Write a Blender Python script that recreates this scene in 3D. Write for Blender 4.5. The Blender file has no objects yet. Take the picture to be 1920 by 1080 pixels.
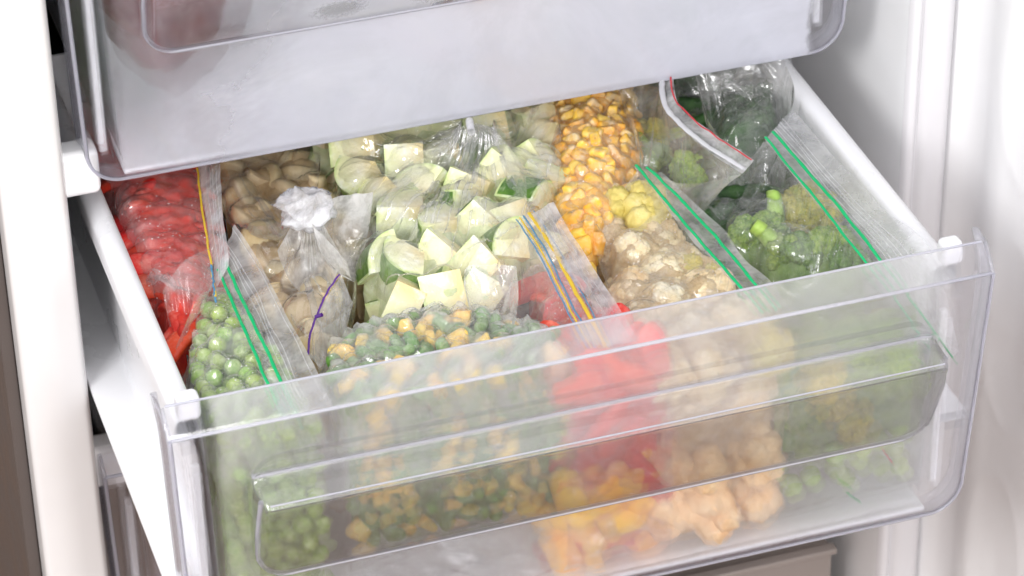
import bpy, bmesh, math, random
import numpy as np
from mathutils import Vector, Euler, Matrix, noise
SC = bpy.context.scene
COL = SC.collection
R = math.radians
# ------------------------------------------------------------------ camera
CAM_LOC = (-0.44754, -1.27582, 0.93131)
CAM_ROT = (R(56.0463), R(0.8986), R(-18.3433))
LENS = 6090.9 / 1920 * 36
cam = bpy.data.objects.new('camera', bpy.data.cameras.new('camera'))
COL.objects.link(cam)
cam.location = CAM_LOC
cam.rotation_euler = CAM_ROT
cam.data.lens = LENS
cam.data.sensor_width = 36
cam.data.clip_start = 0.05
cam.data.clip_end = 60
cam.data.dof.use_dof = True
cam.data.dof.focus_distance = 1.72
cam.data.dof.aperture_fstop = 13
SC.camera = cam
CM = Euler(CAM_ROT, 'XYZ').to_matrix()
# ------------------------------------------------------------------ world, lamps, exposure
w = bpy.data.worlds.new('World'); SC.world = w; w.use_nodes = True
w.node_tree.nodes['Background'].inputs[0].default_value = (0.985, 0.985, 1.0, 1)
w.node_tree.nodes['Background'].inputs[1].default_value = 1.08
def area(name, loc, target, size, power, color=(1, 1, 1), size_y=None):
    l = bpy.data.lights.new(name, 'AREA'); l.energy = power; l.color = color
    l.shape = 'RECTANGLE'; l.size = size; l.size_y = size_y or size
    o = bpy.data.objects.new(name, l); COL.objects.link(o); o.location = loc
    o.rotation_euler = (Vector(target) - Vector(loc)).to_track_quat('-Z', 'Y').to_euler()
    return o
area('softbox_key', (-1.20, -0.95, 0.88), (0, 0.1, 0), 0.5, 18, (1.0, 0.99, 0.985))
area('softbox_fill', (1.20, -0.80, 1.15), (0, 0.1, -0.05), 0.5, 12, (0.97, 0.98, 1.0))
area('added_fill_front', (-0.22, -1.85, 0.90), (0.1, 0.2, -0.05), 0.75, 20, (1.0, 0.985, 0.98))  # extra unseen fill, added to brighten the right liner wall
area('added_fill_low', (0.35, -1.55, 0.22), (0.05, 0.0, -0.1), 0.7, 4.5, (0.98, 0.98, 1.0))  # unseen low fill, added in place of bounce to lift the lower front
SC.view_settings.view_transform = 'Standard'
SC.view_settings.look = 'None'
SC.view_settings.exposure = -0.02
SC.view_settings.gamma = 1.0
SC.render.engine = 'CYCLES'
cy = SC.cycles
cy.use_denoising = True
cy.max_bounces = 14; cy.transparent_max_bounces = 32; cy.transmission_bounces = 10
cy.glossy_bounces = 4; cy.diffuse_bounces = 5
cy.caustics_refractive = True; cy.caustics_reflective = False
cy.sample_clamp_indirect = 8
cy.blur_glossy = 0.5
random.seed(11); rng = np.random.default_rng(5)

def at(px, py, z):
    """point of the picture (1920 wide) on the horizontal plane z"""
    d = CM @ Vector(((px - 960) / 6090.9, -(py - 540) / 6090.9, -1))
    t = (z - CAM_LOC[2]) / d.z
    return np.array([CAM_LOC[0] + d.x * t, CAM_LOC[1] + d.y * t, z])
# ------------------------------------------------------------------ object helpers
def tag(o, label=None, cat=None, group=None, kind=None):
    if label: o['label'] = label
    if cat: o['category'] = cat
    if group: o['group'] = group
    if kind: o['kind'] = kind
    return o
def empty(name, loc=(0, 0, 0), rot=(0, 0, 0)):
    o = bpy.data.objects.new(name, None); COL.objects.link(o)
    o.location = loc; o.rotation_euler = rot; o.empty_display_size = .01
    return o
def link(name, me, parent=None, mat=None):
    o = bpy.data.objects.new(name, me); COL.objects.link(o)
    if parent: o.parent = parent
    if mat and not me.materials: me.materials.append(mat)
    return o
def mesh(name, vs, fs, smooth=True):
    me = bpy.data.meshes.new(name)
    me.from_pydata([tuple(map(float, v)) for v in vs], [], [tuple(int(i) for i in f) for f in fs])
    me.update()
    if smooth:
        me.polygons.foreach_set('use_smooth', [True] * len(me.polygons))
    return me
def bm_mesh(name, bm, smooth=False):
    me = bpy.data.meshes.new(name); bm.to_mesh(me); bm.free()
    if smooth: me.polygons.foreach_set('use_smooth', [True] * len(me.polygons))
    return me
def grid_mesh(name, P, smooth=True):
    n, m = P.shape[:2]
    idx = np.arange(n * m).reshape(n, m)
    f = np.stack([idx[:-1, :-1], idx[1:, :-1], idx[1:, 1:], idx[:-1, 1:]], -1).reshape(-1, 4)
    me = bpy.data.meshes.new(name)
    me.vertices.add(n * m); me.vertices.foreach_set('co', P.reshape(-1).astype(np.float32))
    me.loops.add(f.size); me.loops.foreach_set('vertex_index', f.reshape(-1).astype(np.int32))
    me.polygons.add(len(f)); me.polygons.foreach_set('loop_start', (np.arange(len(f)) * 4).astype(np.int32))
    me.update(calc_edges=True)
    if smooth: me.polygons.foreach_set('use_smooth', [True] * len(f))
    return me
def box_bm(bm, x0, x1, y0, y1, z0, z1):
    r = bmesh.ops.create_cube(bm, size=1)
    for v in r['verts']:
        v.co = Vector(((x0 + x1) / 2 + v.co.x * (x1 - x0), (y0 + y1) / 2 + v.co.y * (y1 - y0), (z0 + z1) / 2 + v.co.z * (z1 - z0)))
    return r['verts']
def box(name, x0, x1, y0, y1, z0, z1, mat, parent=None, bev=.001, seg=2):
    bm = bmesh.new(); box_bm(bm, x0, x1, y0, y1, z0, z1)
    if bev: bmesh.ops.bevel(bm, geom=bm.edges[:], offset=bev, segments=seg, affect='EDGES', profile=.5)
    me = bm_mesh(name, bm, smooth=bool(bev)); me.materials.append(mat)
    o = link(name, me, parent)
    if bev:
        md = o.modifiers.new('wn', 'WEIGHTED_NORMAL'); md.keep_sharp = True
    return o
def extrude_z(name, prof, z0, z1, mat, parent=None, nz=2):
    """open profile [(x,y)] swept vertically"""
    zs = np.linspace(z0, z1, nz)
    P = np.array([[(x, y, z) for z in zs] for x, y in prof])
    return link(name, grid_mesh(name, P), parent, mat)
def tube(name, pts, r, mat, parent=None, n=8, flat=1.0):
    pts = [Vector(p) for p in pts]; P = []
    for i, p in enumerate(pts):
        t = (pts[min(i + 1, len(pts) - 1)] - pts[max(i - 1, 0)]).normalized()
        a = t.cross(Vector((0, 0, 1)));  a = a.normalized() if a.length > 1e-4 else Vector((1, 0, 0))
        b = t.cross(a)
        rr = r(i / (len(pts) - 1)) if callable(r) else r
        P.append([p + a * rr * math.cos(k * 2 * math.pi / n) + b * rr * flat * math.sin(k * 2 * math.pi / n) for k in range(n + 1)])
    return link(name, grid_mesh(name, np.array([[list(q) for q in row] for row in P])), parent, mat)
def smooth_line(pts, n):
    """Catmull-Rom through pts, n samples by length"""
    pts = np.array(pts, float)
    if len(pts) == 2: return pts[0] + (pts[1] - pts[0]) * np.linspace(0, 1, n)[:, None]
    q = np.vstack([2 * pts[0] - pts[1], pts, 2 * pts[-1] - pts[-2]]); out = []
    for i in range(1, len(q) - 2):
        for t in np.linspace(0, 1, 16, endpoint=False):
            out.append(.5 * ((2 * q[i]) + (q[i + 1] - q[i - 1]) * t + (2 * q[i - 1] - 5 * q[i] + 4 * q[i + 1] - q[i + 2]) * t * t + (3 * q[i] - q[i - 1] - 3 * q[i + 1] + q[i + 2]) * t ** 3))
    out.append(q[-2]); out = np.array(out)
    s = np.r_[0, np.cumsum(np.linalg.norm(np.diff(out, axis=0), axis=1))]
    u = np.linspace(0, s[-1], n)
    return np.stack([np.interp(u, s, out[:, k]) for k in range(out.shape[1])], -1)
# ------------------------------------------------------------------ materials
class NT:
    def __init__(s, name):
        s.m = bpy.data.materials.new(name); s.m.use_nodes = True; s.t = s.m.node_tree; s.t.nodes.clear()
        s.out = s.t.nodes.new('ShaderNodeOutputMaterial')
    def n(s, typ, ins=None, **kw):
        nd = s.t.nodes.new('ShaderNode' + typ)
        for k, v in kw.items(): setattr(nd, k, v)
        for k, v in (ins or {}).items():
            if isinstance(v, bpy.types.NodeSocket): s.t.links.new(v, nd.inputs[k])
            else: nd.inputs[k].default_value = v
        return nd
    def math(s, op, a, b=0.0, clamp=False):
        return s.n('Math', {0: a, 1: b}, operation=op, use_clamp=clamp).outputs[0]
    def noise(s, scale, detail=4, rough=.55, vec=None, dist=0, typ='FBM'):
        d = {'Scale': scale, 'Detail': detail, 'Roughness': rough, 'Distortion': dist}
        if vec is not None: d['Vector'] = vec
        else: d['Vector'] = s.obj()
        return s.n('TexNoise', d, noise_type=typ, normalize=True).outputs['Fac']
    def obj(s): return s.n('TexCoord').outputs['Object']
    def ramp(s, fac, stops):
        r = s.n('ValToRGB', {'Fac': fac}); e = r.color_ramp.elements
        while len(e) < len(stops): e.new(.5)
        for el, (p, c) in zip(e, stops):
            el.position = p; el.color = c if len(c) == 4 else (*c, 1)
        return r.outputs['Color']
    def step(s, fac, a, b, lo=0., hi=1.):
        return s.n('MapRange', {0: fac, 1: a, 2: b, 3: lo, 4: hi}, interpolation_type='SMOOTHSTEP').outputs[0]
    def mixc(s, f, a, b, bt='MIX'):
        nd = s.n('Mix', data_type='RGBA', blend_type=bt)
        for i, v in ((0, f), (6, a), (7, b)):
            if isinstance(v, bpy.types.NodeSocket): s.t.links.new(v, nd.inputs[i])
            else: nd.inputs[i].default_value = v if i == 0 else (*v, 1)[:4]
        return nd.outputs[2]
    def bump(s, h, strength, dist): return s.n('Bump', {'Height': h, 'Strength': strength, 'Distance': dist}).outputs[0]
    def mixs(s, f, a, b):
        nd = s.n('MixShader')
        if isinstance(f, bpy.types.NodeSocket): s.t.links.new(f, nd.inputs[0])
        else: nd.inputs[0].default_value = f
        s.t.links.new(a, nd.inputs[1]); s.t.links.new(b, nd.inputs[2]); return nd.outputs[0]
    def done(s, sh): s.t.links.new(sh, s.out.inputs['Surface']); return s.m

def plastic(name, col, rough=.3, spec=.5, bumpy=0.0, scale=300, var=.045):
    t = NT(name)
    n1 = t.noise(14, 3)
    c = t.mixc(n1, tuple(x * (1 - var) for x in col), tuple(min(1, x * (1 + var)) for x in col))
    ins = {'Base Color': c, 'Roughness': t.step(t.noise(30, 4), .3, .7, rough * .8, rough * 1.2), 'Specular IOR Level': spec}
    if bumpy: ins['Normal'] = t.bump(t.noise(scale, 3), bumpy, .001)
    return t.done(t.n('BsdfPrincipled', ins).outputs[0])
M_white = plastic('white_plastic', (.83, .835, .86), .32, .5, .05)
M_liner = plastic('white_liner', (.90, .90, .91), .4, .4, .04)
M_frame = plastic('white_cabinet_frame', (.74, .725, .72), .22, .5)
M_gasket = plastic('grey_white_gasket', (.72, .71, .73), .45, .3)
M_side = plastic('grey_cabinet_paint', (.10, .082, .075), .45, .5, .15, 900)
M_base = plastic('taupe_base_panel', (.30, .26, .24), .5, .3)
M_cavity_shade = plastic('painted_cavity_shade', (.02, .02, .022), .6, .2)  # near-black colour stands for shade in the slots around the drawers

def wood():
    t = NT('wood_floor')
    v = t.n('Mapping', {'Vector': t.obj(), 'Scale': (14, 1.2, 1)}).outputs[0]
    g = t.noise(4, 8, .6, v, .8)
    c = t.ramp(g, [(.3, (.07, .03, .012)), (.7, (.26, .12, .05))])
    return t.done(t.n('BsdfPrincipled', {'Base Color': c, 'Roughness': .4}).outputs[0])
M_wood = wood()

def film(name, haze=.06, tint=(.985, .985, .985), rough=.11, bs=.35, scale=70, hz_noise=True, gloss=1.0, white=(.94, .935, .93)):
    t = NT(name)
    ob = t.obj()
    r1 = t.noise(scale, 5, .6, ob, 1.2, 'RIDGED_MULTIFRACTAL')
    r2 = t.noise(scale * 5, 3, .5, ob)
    h = t.math('ADD', r1, t.math('MULTIPLY', r2, .25))
    r0 = t.noise(scale * .42, 3, .45, ob, 1.6, 'RIDGED_MULTIFRACTAL')
    nb0 = t.n('Bump', {'Height': r0, 'Strength': min(1, bs * 1.6), 'Distance': .006}).outputs[0]
    nb = t.n('Bump', {'Height': h, 'Strength': bs, 'Distance': .0018, 'Normal': nb0}).outputs[0]
    tr = t.n('BsdfTransparent', {'Color': (*tint, 1)}).outputs[0]
    df = t.n('BsdfDiffuse', {'Color': (*white, 1), 'Normal': nb}).outputs[0]
    tl = t.n('BsdfTranslucent', {'Color': (*white, 1), 'Normal': nb}).outputs[0]
    hz = t.mixs(.45, df, tl)
    fac = t.math('MULTIPLY', t.step(t.noise(45, 5, .65, ob, .4), .3, .75, .35, 2.1), haze, True) if hz_noise else haze
    # edge-on film looks denser
    lw = t.n('LayerWeight', {'Blend': .5, 'Normal': nb}).outputs['Facing']
    dens = t.math('MULTIPLY', t.math('POWER', lw, 3.0), .35)
    fac = t.math('ADD', fac, dens, True)
    base = t.mixs(fac, tr, hz)
    gl = t.n('BsdfGlossy', {'Color': (1, 1, 1, 1), 'Roughness': rough, 'Normal': nb}).outputs[0]
    gf = t.math('MULTIPLY', t.math('ADD', t.math('MULTIPLY', t.math('POWER', lw, 4.0), .75), .055), gloss, True)
    return t.done(t.mixs(gf, base, gl))
M_film = film('clear_bag_film', .05)
M_film_frost = film('frosted_bag_film', .12, rough=.16, bs=.45, scale=90)
M_film_rimed = film('rimed_bag_film', .20, rough=.14, bs=.5, scale=70)
M_film_shiny = film('shiny_bag_film', .06, rough=.06, bs=.4, scale=45, gloss=1.5)
M_film_grey = film('grey_bag_film', .10, tint=(.975, .98, .985), rough=.1, gloss=1.3)
M_lip = film('milky_bag_lip', .42, rough=.2, bs=.2, scale=50, white=(.86, .86, .89))
M_lip_clear = film('clear_bag_lip', .26, rough=.15, bs=.2, scale=50, white=(.86, .87, .89))
M_knot = film('crumpled_white_film', .62, rough=.2, bs=.6, scale=60, white=(.95, .95, .98))
def strip(name, col):
    t = NT(name)
    p = t.n('BsdfPrincipled', {'Base Color': (*col, 1), 'Roughness': .14, 'Specular IOR Level': .5}).outputs[0]
    tl = t.n('BsdfTranslucent', {'Color': (*col, 1)}).outputs[0]
    return t.done(t.mixs(.3, p, tl))
M_green = strip('green_zip', (.01, .56, .20))
M_yellow = strip('yellow_zip', (.85, .62, .05))
M_blue = strip('blue_zip', (.12, .32, .52))
M_red = strip('red_zip', (.72, .05, .07))
M_purple = strip('purple_tie', (.13, .04, .30))
M_bead = strip('pale_zip_bead', (.75, .75, .78))

def panel_mat(name, haze, spots=(), refr=.16, hcol=(.86, .86, .92), clearx=.197, zlo=-.166, blotch=.5, hazetop=0.0, gripclear=.4, leftclear=0):
    """clear moulded plastic, frosted inside the clear margin; haze/refr = how milky / how blurred the frost is"""
    t = NT(name)
    ob = t.obj()
    sp = t.n('SeparateXYZ', {0: ob}).outputs
    wob = t.math('MULTIPLY', t.math('SUBTRACT', t.noise(40, 6, .7, ob), .5), .012)
    ax = t.math('ADD', t.math('ABSOLUTE', sp[0]), wob)
    mx = t.step(ax, clearx + .002, clearx - .004)
    mz = t.step(t.math('ADD', sp[2], wob), zlo - .002, zlo + .006)
    mask = t.math('MULTIPLY', mx, mz)
    bl = t.noise(11, 5, .6, ob, .5)
    fine = t.noise(260, 3, .6, ob)
    if leftclear:
        lc = t.math('ADD', t.math('SUBTRACT', sp[0], t.math('MULTIPLY', sp[2], .35)), t.math('MULTIPLY', t.math('SUBTRACT', bl, .5), .10))
        haze = t.math('MULTIPLY', t.step(lc, -.115, -.055, 1 - leftclear, 1.0), haze)
    fr = t.math('MULTIPLY', t.step(bl, .35, .65, 1 - blotch, 1.0 + blotch * .3), mask, True)
    for (sx, sz, ra) in spots:
        v = t.n('CombineXYZ', {0: t.math('MULTIPLY', t.math('SUBTRACT', sp[0], sx), .45), 1: t.math('SUBTRACT', sp[2], sz), 2: 0.0}).outputs[0]
        d = t.n('VectorMath', {0: v}, operation='LENGTH').outputs['Value']
        d = t.math('ADD', d, t.math('MULTIPLY', t.math('SUBTRACT', t.noise(500, 4, .7, ob), .5), ra * 1.6))
        fr = t.math('MULTIPLY', fr, t.step(d, ra * .5, ra * 1.3, .15, 1))
    ingrip = t.math('MULTIPLY', t.step(sp[2], -.0470, -.0490), t.step(sp[2], -.1115, -.1095))
    ingrip = t.math('MULTIPLY', ingrip, t.step(t.math('ABSOLUTE', t.math('SUBTRACT', sp[0], .004)), .185, .182))
    hfac = t.math('MULTIPLY', t.math('MULTIPLY', fr, t.math('SUBTRACT', 1.0, t.math('MULTIPLY', ingrip, gripclear))), haze, True)
    if hazetop:
        hfac = t.math('ADD', hfac, t.math('MULTIPLY', t.math('MULTIPLY', t.step(sp[2], -.085, -.03), mask), hazetop), True)
    nb = t.bump(t.math('ADD', bl, t.math('MULTIPLY', fine, .2)), .12, .002)
    rough = t.math('MULTIPLY', t.math('MULTIPLY', fr, refr), t.math('SUBTRACT', 1.0, t.math('MULTIPLY', ingrip, gripclear)))
    glass = t.n('BsdfRefraction', {'Color': (.975, .975, .985, 1), 'Roughness': rough, 'IOR': 1.3, 'Normal': nb}).outputs[0]
    tr = t.n('BsdfTransparent', {'Color': (.97, .97, .985, 1)}).outputs[0]
    g = t.mixs(.42, glass, tr)
    df = t.n('BsdfDiffuse', {'Color': (*hcol, 1), 'Normal': nb}).outputs[0]
    tl = t.n('BsdfTranslucent', {'Color': (*hcol, 1), 'Normal': nb}).outputs[0]
    g = t.mixs(hfac, g, t.mixs(.4, df, tl))
    lw = t.n('LayerWeight', {'Blend': .5, 'Normal': nb}).outputs['Facing']
    gl = t.n('BsdfGlossy', {'Color': (1, 1, 1, 1), 'Roughness': .12, 'Normal': nb}).outputs[0]
    gf = t.math('ADD', t.math('MULTIPLY', t.math('POWER', lw, 4.0), .7), .045, True)
    return t.done(t.mixs(gf, g, gl))
M_panel = panel_mat('frosted_clear_panel', .14, refr=.23, hazetop=.05, hcol=(.95, .93, .94))
M_panel_up = panel_mat('heavily_frosted_panel', .62, refr=.2, blotch=.16, gripclear=.05, hcol=(.83, .84, .92), zlo=-.24, clearx=.196, leftclear=.88,
                       spots=[(-.135, -.098, .004), (-.078, -.098, .006), (-.022, -.098, .007), (-.13, -.112, .005), (.035, -.105, .004), (-.02, -.108, .003)])
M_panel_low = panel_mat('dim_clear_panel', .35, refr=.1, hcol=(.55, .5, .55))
def clear_plastic(name, tint, haze=.12):
    t = NT(name)
    tr = t.n('BsdfTransparent', {'Color': (*tint, 1)}).outputs[0]
    df = t.n('BsdfDiffuse', {'Color': (.80, .80, .88, 1)}).outputs[0]
    tl = t.n('BsdfTranslucent', {'Color': (.8, .8, .88, 1)}).outputs[0]
    b = t.mixs(haze, tr, t.mixs(.5, df, tl))
    lw = t.n('LayerWeight', {'Blend': .5}).outputs['Facing']
    gl = t.n('BsdfGlossy', {'Roughness': .1}).outputs[0]
    return t.done(t.mixs(t.math('ADD', t.math('MULTIPLY', t.math('POWER', lw, 3.0), .6), .06, True), b, gl))
M_clear = clear_plastic('clear_edge_plastic', (.985, .985, .995), .26)
M_edge = clear_plastic('bluish_edge_plastic', (.9, .9, .98), .82)

def food(name, cols, nscale=120, frost=.35, rough=.45, bs=.3, hue=.02, val=.25, sss=.0, fcol=(.86, .88, .86), fscale=60, bscale=None, spec=.4):
    """cols: list of (pos,colour) on a noise; frost: share of rime"""
    t = NT(name)
    ob = t.obj(); inf = t.n('ObjectInfo').outputs
    off = t.n('VectorMath', {0: ob, 1: t.n('CombineXYZ', {0: inf['Random'], 1: inf['Random'], 2: 0.}).outputs[0]}, operation='ADD').outputs[0]
    c = t.ramp(t.noise(nscale, 4, .6, off), cols)
    rv = t.step(inf['Random'], 0, 1, 1 - val, 1 + val * .7)
    rh = t.step(t.math('FRACT', t.math('MULTIPLY', inf['Random'], 7.31)), 0, 1, .5 - hue, .5 + hue)
    c = t.n('HueSaturation', {'Hue': rh, 'Saturation': 1.0, 'Value': rv, 'Color': c}).outputs[0]
    f = t.step(t.noise(fscale, 6, .75, off, .3), .62 - frost * .5, .86 - frost * .35)
    c = t.mixc(t.math('MULTIPLY', f, min(.85, .35 + frost)), c, fcol)
    h = t.math('ADD', t.noise(bscale or nscale * 1.5, 5, .65, off), t.math('MULTIPLY', f, .5))
    ins = {'Base Color': c, 'Roughness': rough, 'Specular IOR Level': spec, 'Normal': t.bump(h, bs, .0015)}
    if sss:
        ins['Subsurface Weight'] = sss; ins['Subsurface Radius'] = (.006, .005, .003); ins['Subsurface Scale'] = 1.0
    return t.done(t.n('BsdfPrincipled', ins).outputs[0])
M_pea = food('frozen_pea', [(.3, (.16, .31, .03)), (.7, (.32, .48, .07))], 200, .40, .4, .25, .015, .25, fscale=160, fcol=(.72, .80, .46))
M_corn = food('corn_kernel_yellow', [(.3, (.78, .46, .05)), (.7, (.88, .66, .17))], 150, .15, .38, .2, .012, .15, fcol=(.95, .88, .68), fscale=120)
M_corn_frost = food('frosty_corn', [(.3, (.87, .42, .025)), (.7, (.95, .62, .12))], 150, .38, .5, .4, .012, .12, fcol=(.95, .87, .72), fscale=90)
M_bean = food('cut_green_bean', [(.3, (.06, .17, .02)), (.7, (.16, .32, .05))], 150, .36, .45, .3, .015, .25, fcol=(.50, .64, .40), fscale=120)
M_pepper = food('red_pepper_flesh', [(.3, (.62, .018, .012)), (.65, (.78, .07, .03))], 60, .34, .42, .5, .006, .3, fcol=(.90, .38, .30), fscale=60)
M_pepper_o = food('orange_pepper_flesh', [(.3, (.90, .40, .03)), (.7, (.94, .60, .08))], 60, .2, .35, .3, .012, .12, fcol=(.97, .75, .5), fscale=70)
M_mush = food('pale_mushroom', [(.3, (.56, .40, .20)), (.7, (.80, .67, .42))], 60, .3, .5, .3, .008, .15, fcol=(.90, .83, .68), fscale=45)
M_curd = food('cauliflower_curd', [(.3, (.70, .48, .21)), (.55, (.87, .72, .44)), (.75, (.93, .84, .62))], 70, .3, .6, .6, .006, .10, fcol=(.93, .89, .80), fscale=60, bscale=500)
M_curd_y = food('yellowish_floret', [(.3, (.55, .46, .07)), (.7, (.80, .70, .25))], 80, .25, .6, .6, .01, .15, fcol=(.9, .86, .6), fscale=60, bscale=500)
M_curd_o = food('orange_cauliflower', [(.3, (.82, .52, .24)), (.7, (.90, .70, .42))], 80, .2, .6, .5, .008, .1, fcol=(.93, .8, .6), fscale=60, bscale=500)
M_cstalk = food('cauliflower_stalk', [(.3, (.72, .62, .36)), (.7, (.88, .82, .6))], 60, .25, .5, .3, .006, .1)
M_bcrown = food('broccoli_crown', [(.3, (.06, .17, .02)), (.7, (.22, .40, .06))], 420, .22, .7, .9, .01, .3, fcol=(.5, .62, .45), fscale=110, bscale=900)
M_bcrown_l = food('light_broccoli_crown', [(.3, (.13, .28, .03)), (.7, (.44, .60, .10))], 420, .2, .7, .9, .01, .2, fcol=(.6, .7, .45), fscale=110, bscale=900)
M_bcrown_y = food('yellow_broccoli_crown', [(.3, (.36, .34, .04)), (.7, (.80, .66, .16))], 420, .2, .7, .9, .01, .2, fcol=(.8, .8, .5), fscale=110, bscale=900)
M_bstalk = food('broccoli_stalk', [(.3, (.26, .46, .06)), (.7, (.48, .64, .18))], 60, .2, .4, .3, .01, .15, fcol=(.75, .85, .6))
M_dark_green = food('dark_greens', [(.35, (.012, .045, .012)), (.65, (.05, .13, .03))], 90, .22, .5, .8, .01, .3, fcol=(.35, .45, .36), fscale=200, bscale=500)
M_rind = food('zucchini_rind', [(.35, (.055, .16, .012)), (.65, (.15, .30, .035))], 90, .30, .4, .2, .01, .2, fcol=(.5, .62, .35), fscale=150)
def zflesh():
    t = NT('zucchini_flesh'); ob = t.obj()
    sp = t.n('SeparateXYZ', {0: ob}).outputs
    rr = t.math('SQRT', t.math('ADD', t.math('MULTIPLY', sp[0], sp[0]), t.math('MULTIPLY', sp[1], sp[1])))
    rr = t.math('ADD', rr, t.math('MULTIPLY', t.math('SUBTRACT', t.noise(90, 4, .6, ob), .5), .004))
    c = t.ramp(t.math('MULTIPLY', rr, 38), [(.1, (.82, .68, .34)), (.4, (.88, .83, .55)), (.84, (.82, .85, .48)), (.985, (.38, .58, .12))])
    rv = t.step(t.n('ObjectInfo').outputs['Random'], 0, 1, .9, 1.1)
    c = t.n('HueSaturation', {'Value': rv, 'Color': c}).outputs[0]
    f = t.step(t.noise(70, 6, .75, ob), .48, .72)
    c = t.mixc(t.math('MULTIPLY', f, .75), c, (.92, .93, .88))
    return t.done(t.n('BsdfPrincipled', {'Base Color': c, 'Roughness': .42, 'Normal': t.bump(t.math('ADD', t.noise(160, 5, .7, ob), t.math('MULTIPLY', t.noise(45, 4, .6, ob), 2.0)), .55, .002)}).outputs[0])
M_zflesh = zflesh()
M_rime = plastic('white_rime', (.93, .93, .95), .25, .5)
# ================================================================== CABINET
FLOOR = box('floor', -4, 4, -3, 5, -.80, -.75, M_wood, None, 0); tag(FLOOR, kind='structure')
cab = empty('freezer_cabinet', (0, .2, -.75))
tag(cab, 'white freezer cabinet with grey side and open white door around the pulled out drawer', 'freezer')
def cabp(o):
    o.parent = cab; o.matrix_parent_inverse = Matrix.Translation((0, -.2, .75)); return o
def arc(cx, cy_, r, a0, a1, n=8):
    return [(cx + r * math.cos(R(a0 + (a1 - a0) * i / n)), cy_ + r * math.sin(R(a0 + (a1 - a0) * i / n))) for i in range(n + 1)]
# left front frame: a rounded upright
prof = [(-.2247, .2155), (-.2245, .212)] + [(-.2245 - .006 * (1 - math.cos(a)), .205 - .017 * math.sin(a)) for a in np.linspace(0, math.pi / 2, 8)] + \
       [(-.2385, .184), (-.247, .181), (-.254, .1805)] + arc(-.2585, .1845, .004, 270, 180, 5) + [(-.2625, .20)]
cabp(extrude_z('front_upright', prof, -.72, .75, M_frame))
cabp(extrude_z('cavity_shade_wall', [(-.2285, .62), (-.2270, .30), (-.2250, .2156)], -.72, .75, M_cavity_shade))  # left liner wall with the slot's shade painted in as near-black
cabp(box('side_panel', -.270, -.2622, .2005, .386, -.74, .75, M_side, None, .0015))
# right liner wall, gasket frame
cabp(extrude_z('liner_wall', [(.262, .62), (.262, .40), (.2625, .204), (.2635, .196)], -.72, .75, M_liner))
gp = [(.2635, .1962)] + [(.2645, .192), (.2665, .1905), (.2695, .1905), (.2700, .1925), (.2715, .1925), (.2720, .190), (.2790, .1895), (.2850, .190), (.2895, .1905), (.2905, .194), (.2915, .20)]
cabp(extrude_z('gasket', gp, -.72, .75, M_gasket))
cabp(box('liner_back', -.23, .262, .62, .63, -.72, .75, M_cavity_shade, None, 0))  # back of the liner, deep shade put into its colour
# shelves between the drawers
for z in (.0085, -.1885):
    s = cabp(box('shelf_bracket', -.2262, -.203, .214, .2315, z - .016, z + .012, M_liner, None, .004, 3))
cabp(box('base_panel', -.224, .2445, .222, .24, -.74, -.3775, M_base, None, .001))
cabp(box('base_lip', -.224, .2445, .214, .2218, -.3765, -.372, M_base, None, .001))
cabp(box('base_panel', -.224, .2445, .236, .25, -.371, -.192, M_base, None, .001))
# open door, hinged on the right
door = cabp(empty('door', (0, 0, 0)))
dp = [(.2925, .21)] + arc(.2965, .1965, .0045, 150, 230, 5) + [(.2955, .187), (.2975, .180), (.2985, .170), (.2975, .158), (.2945, .148), (.2925, .138), (.2925, .128),
      (.2945, .115), (.2965, .09), (.2975, .05), (.2980, -.02), (.2985, -.12), (.30, -.32), (.33, -.34)]
dp = smooth_line([(a, b) for a, b in dp], 150)
zs = np.linspace(-.72, .6, 400)
P = np.array([[(x, y, z) for z in zs] for x, y in dp])
# shallow oval hollows down the door
for k in range(7):
    zc = -.313 + .083 * 2 * k - .083 * 2; yc = .117
    d = np.sqrt(((P[..., 1] - yc + .015) / .030) ** 2 + ((P[..., 2] - zc) / .062) ** 2)
    P[..., 0] += .0022 * np.clip(1 - d, 0, 1) ** .8 - .0003 * np.exp(-((d - 1.05) / .08) ** 2)
o = link('door_liner', grid_mesh('door_liner', P), door, M_liner)
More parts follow.
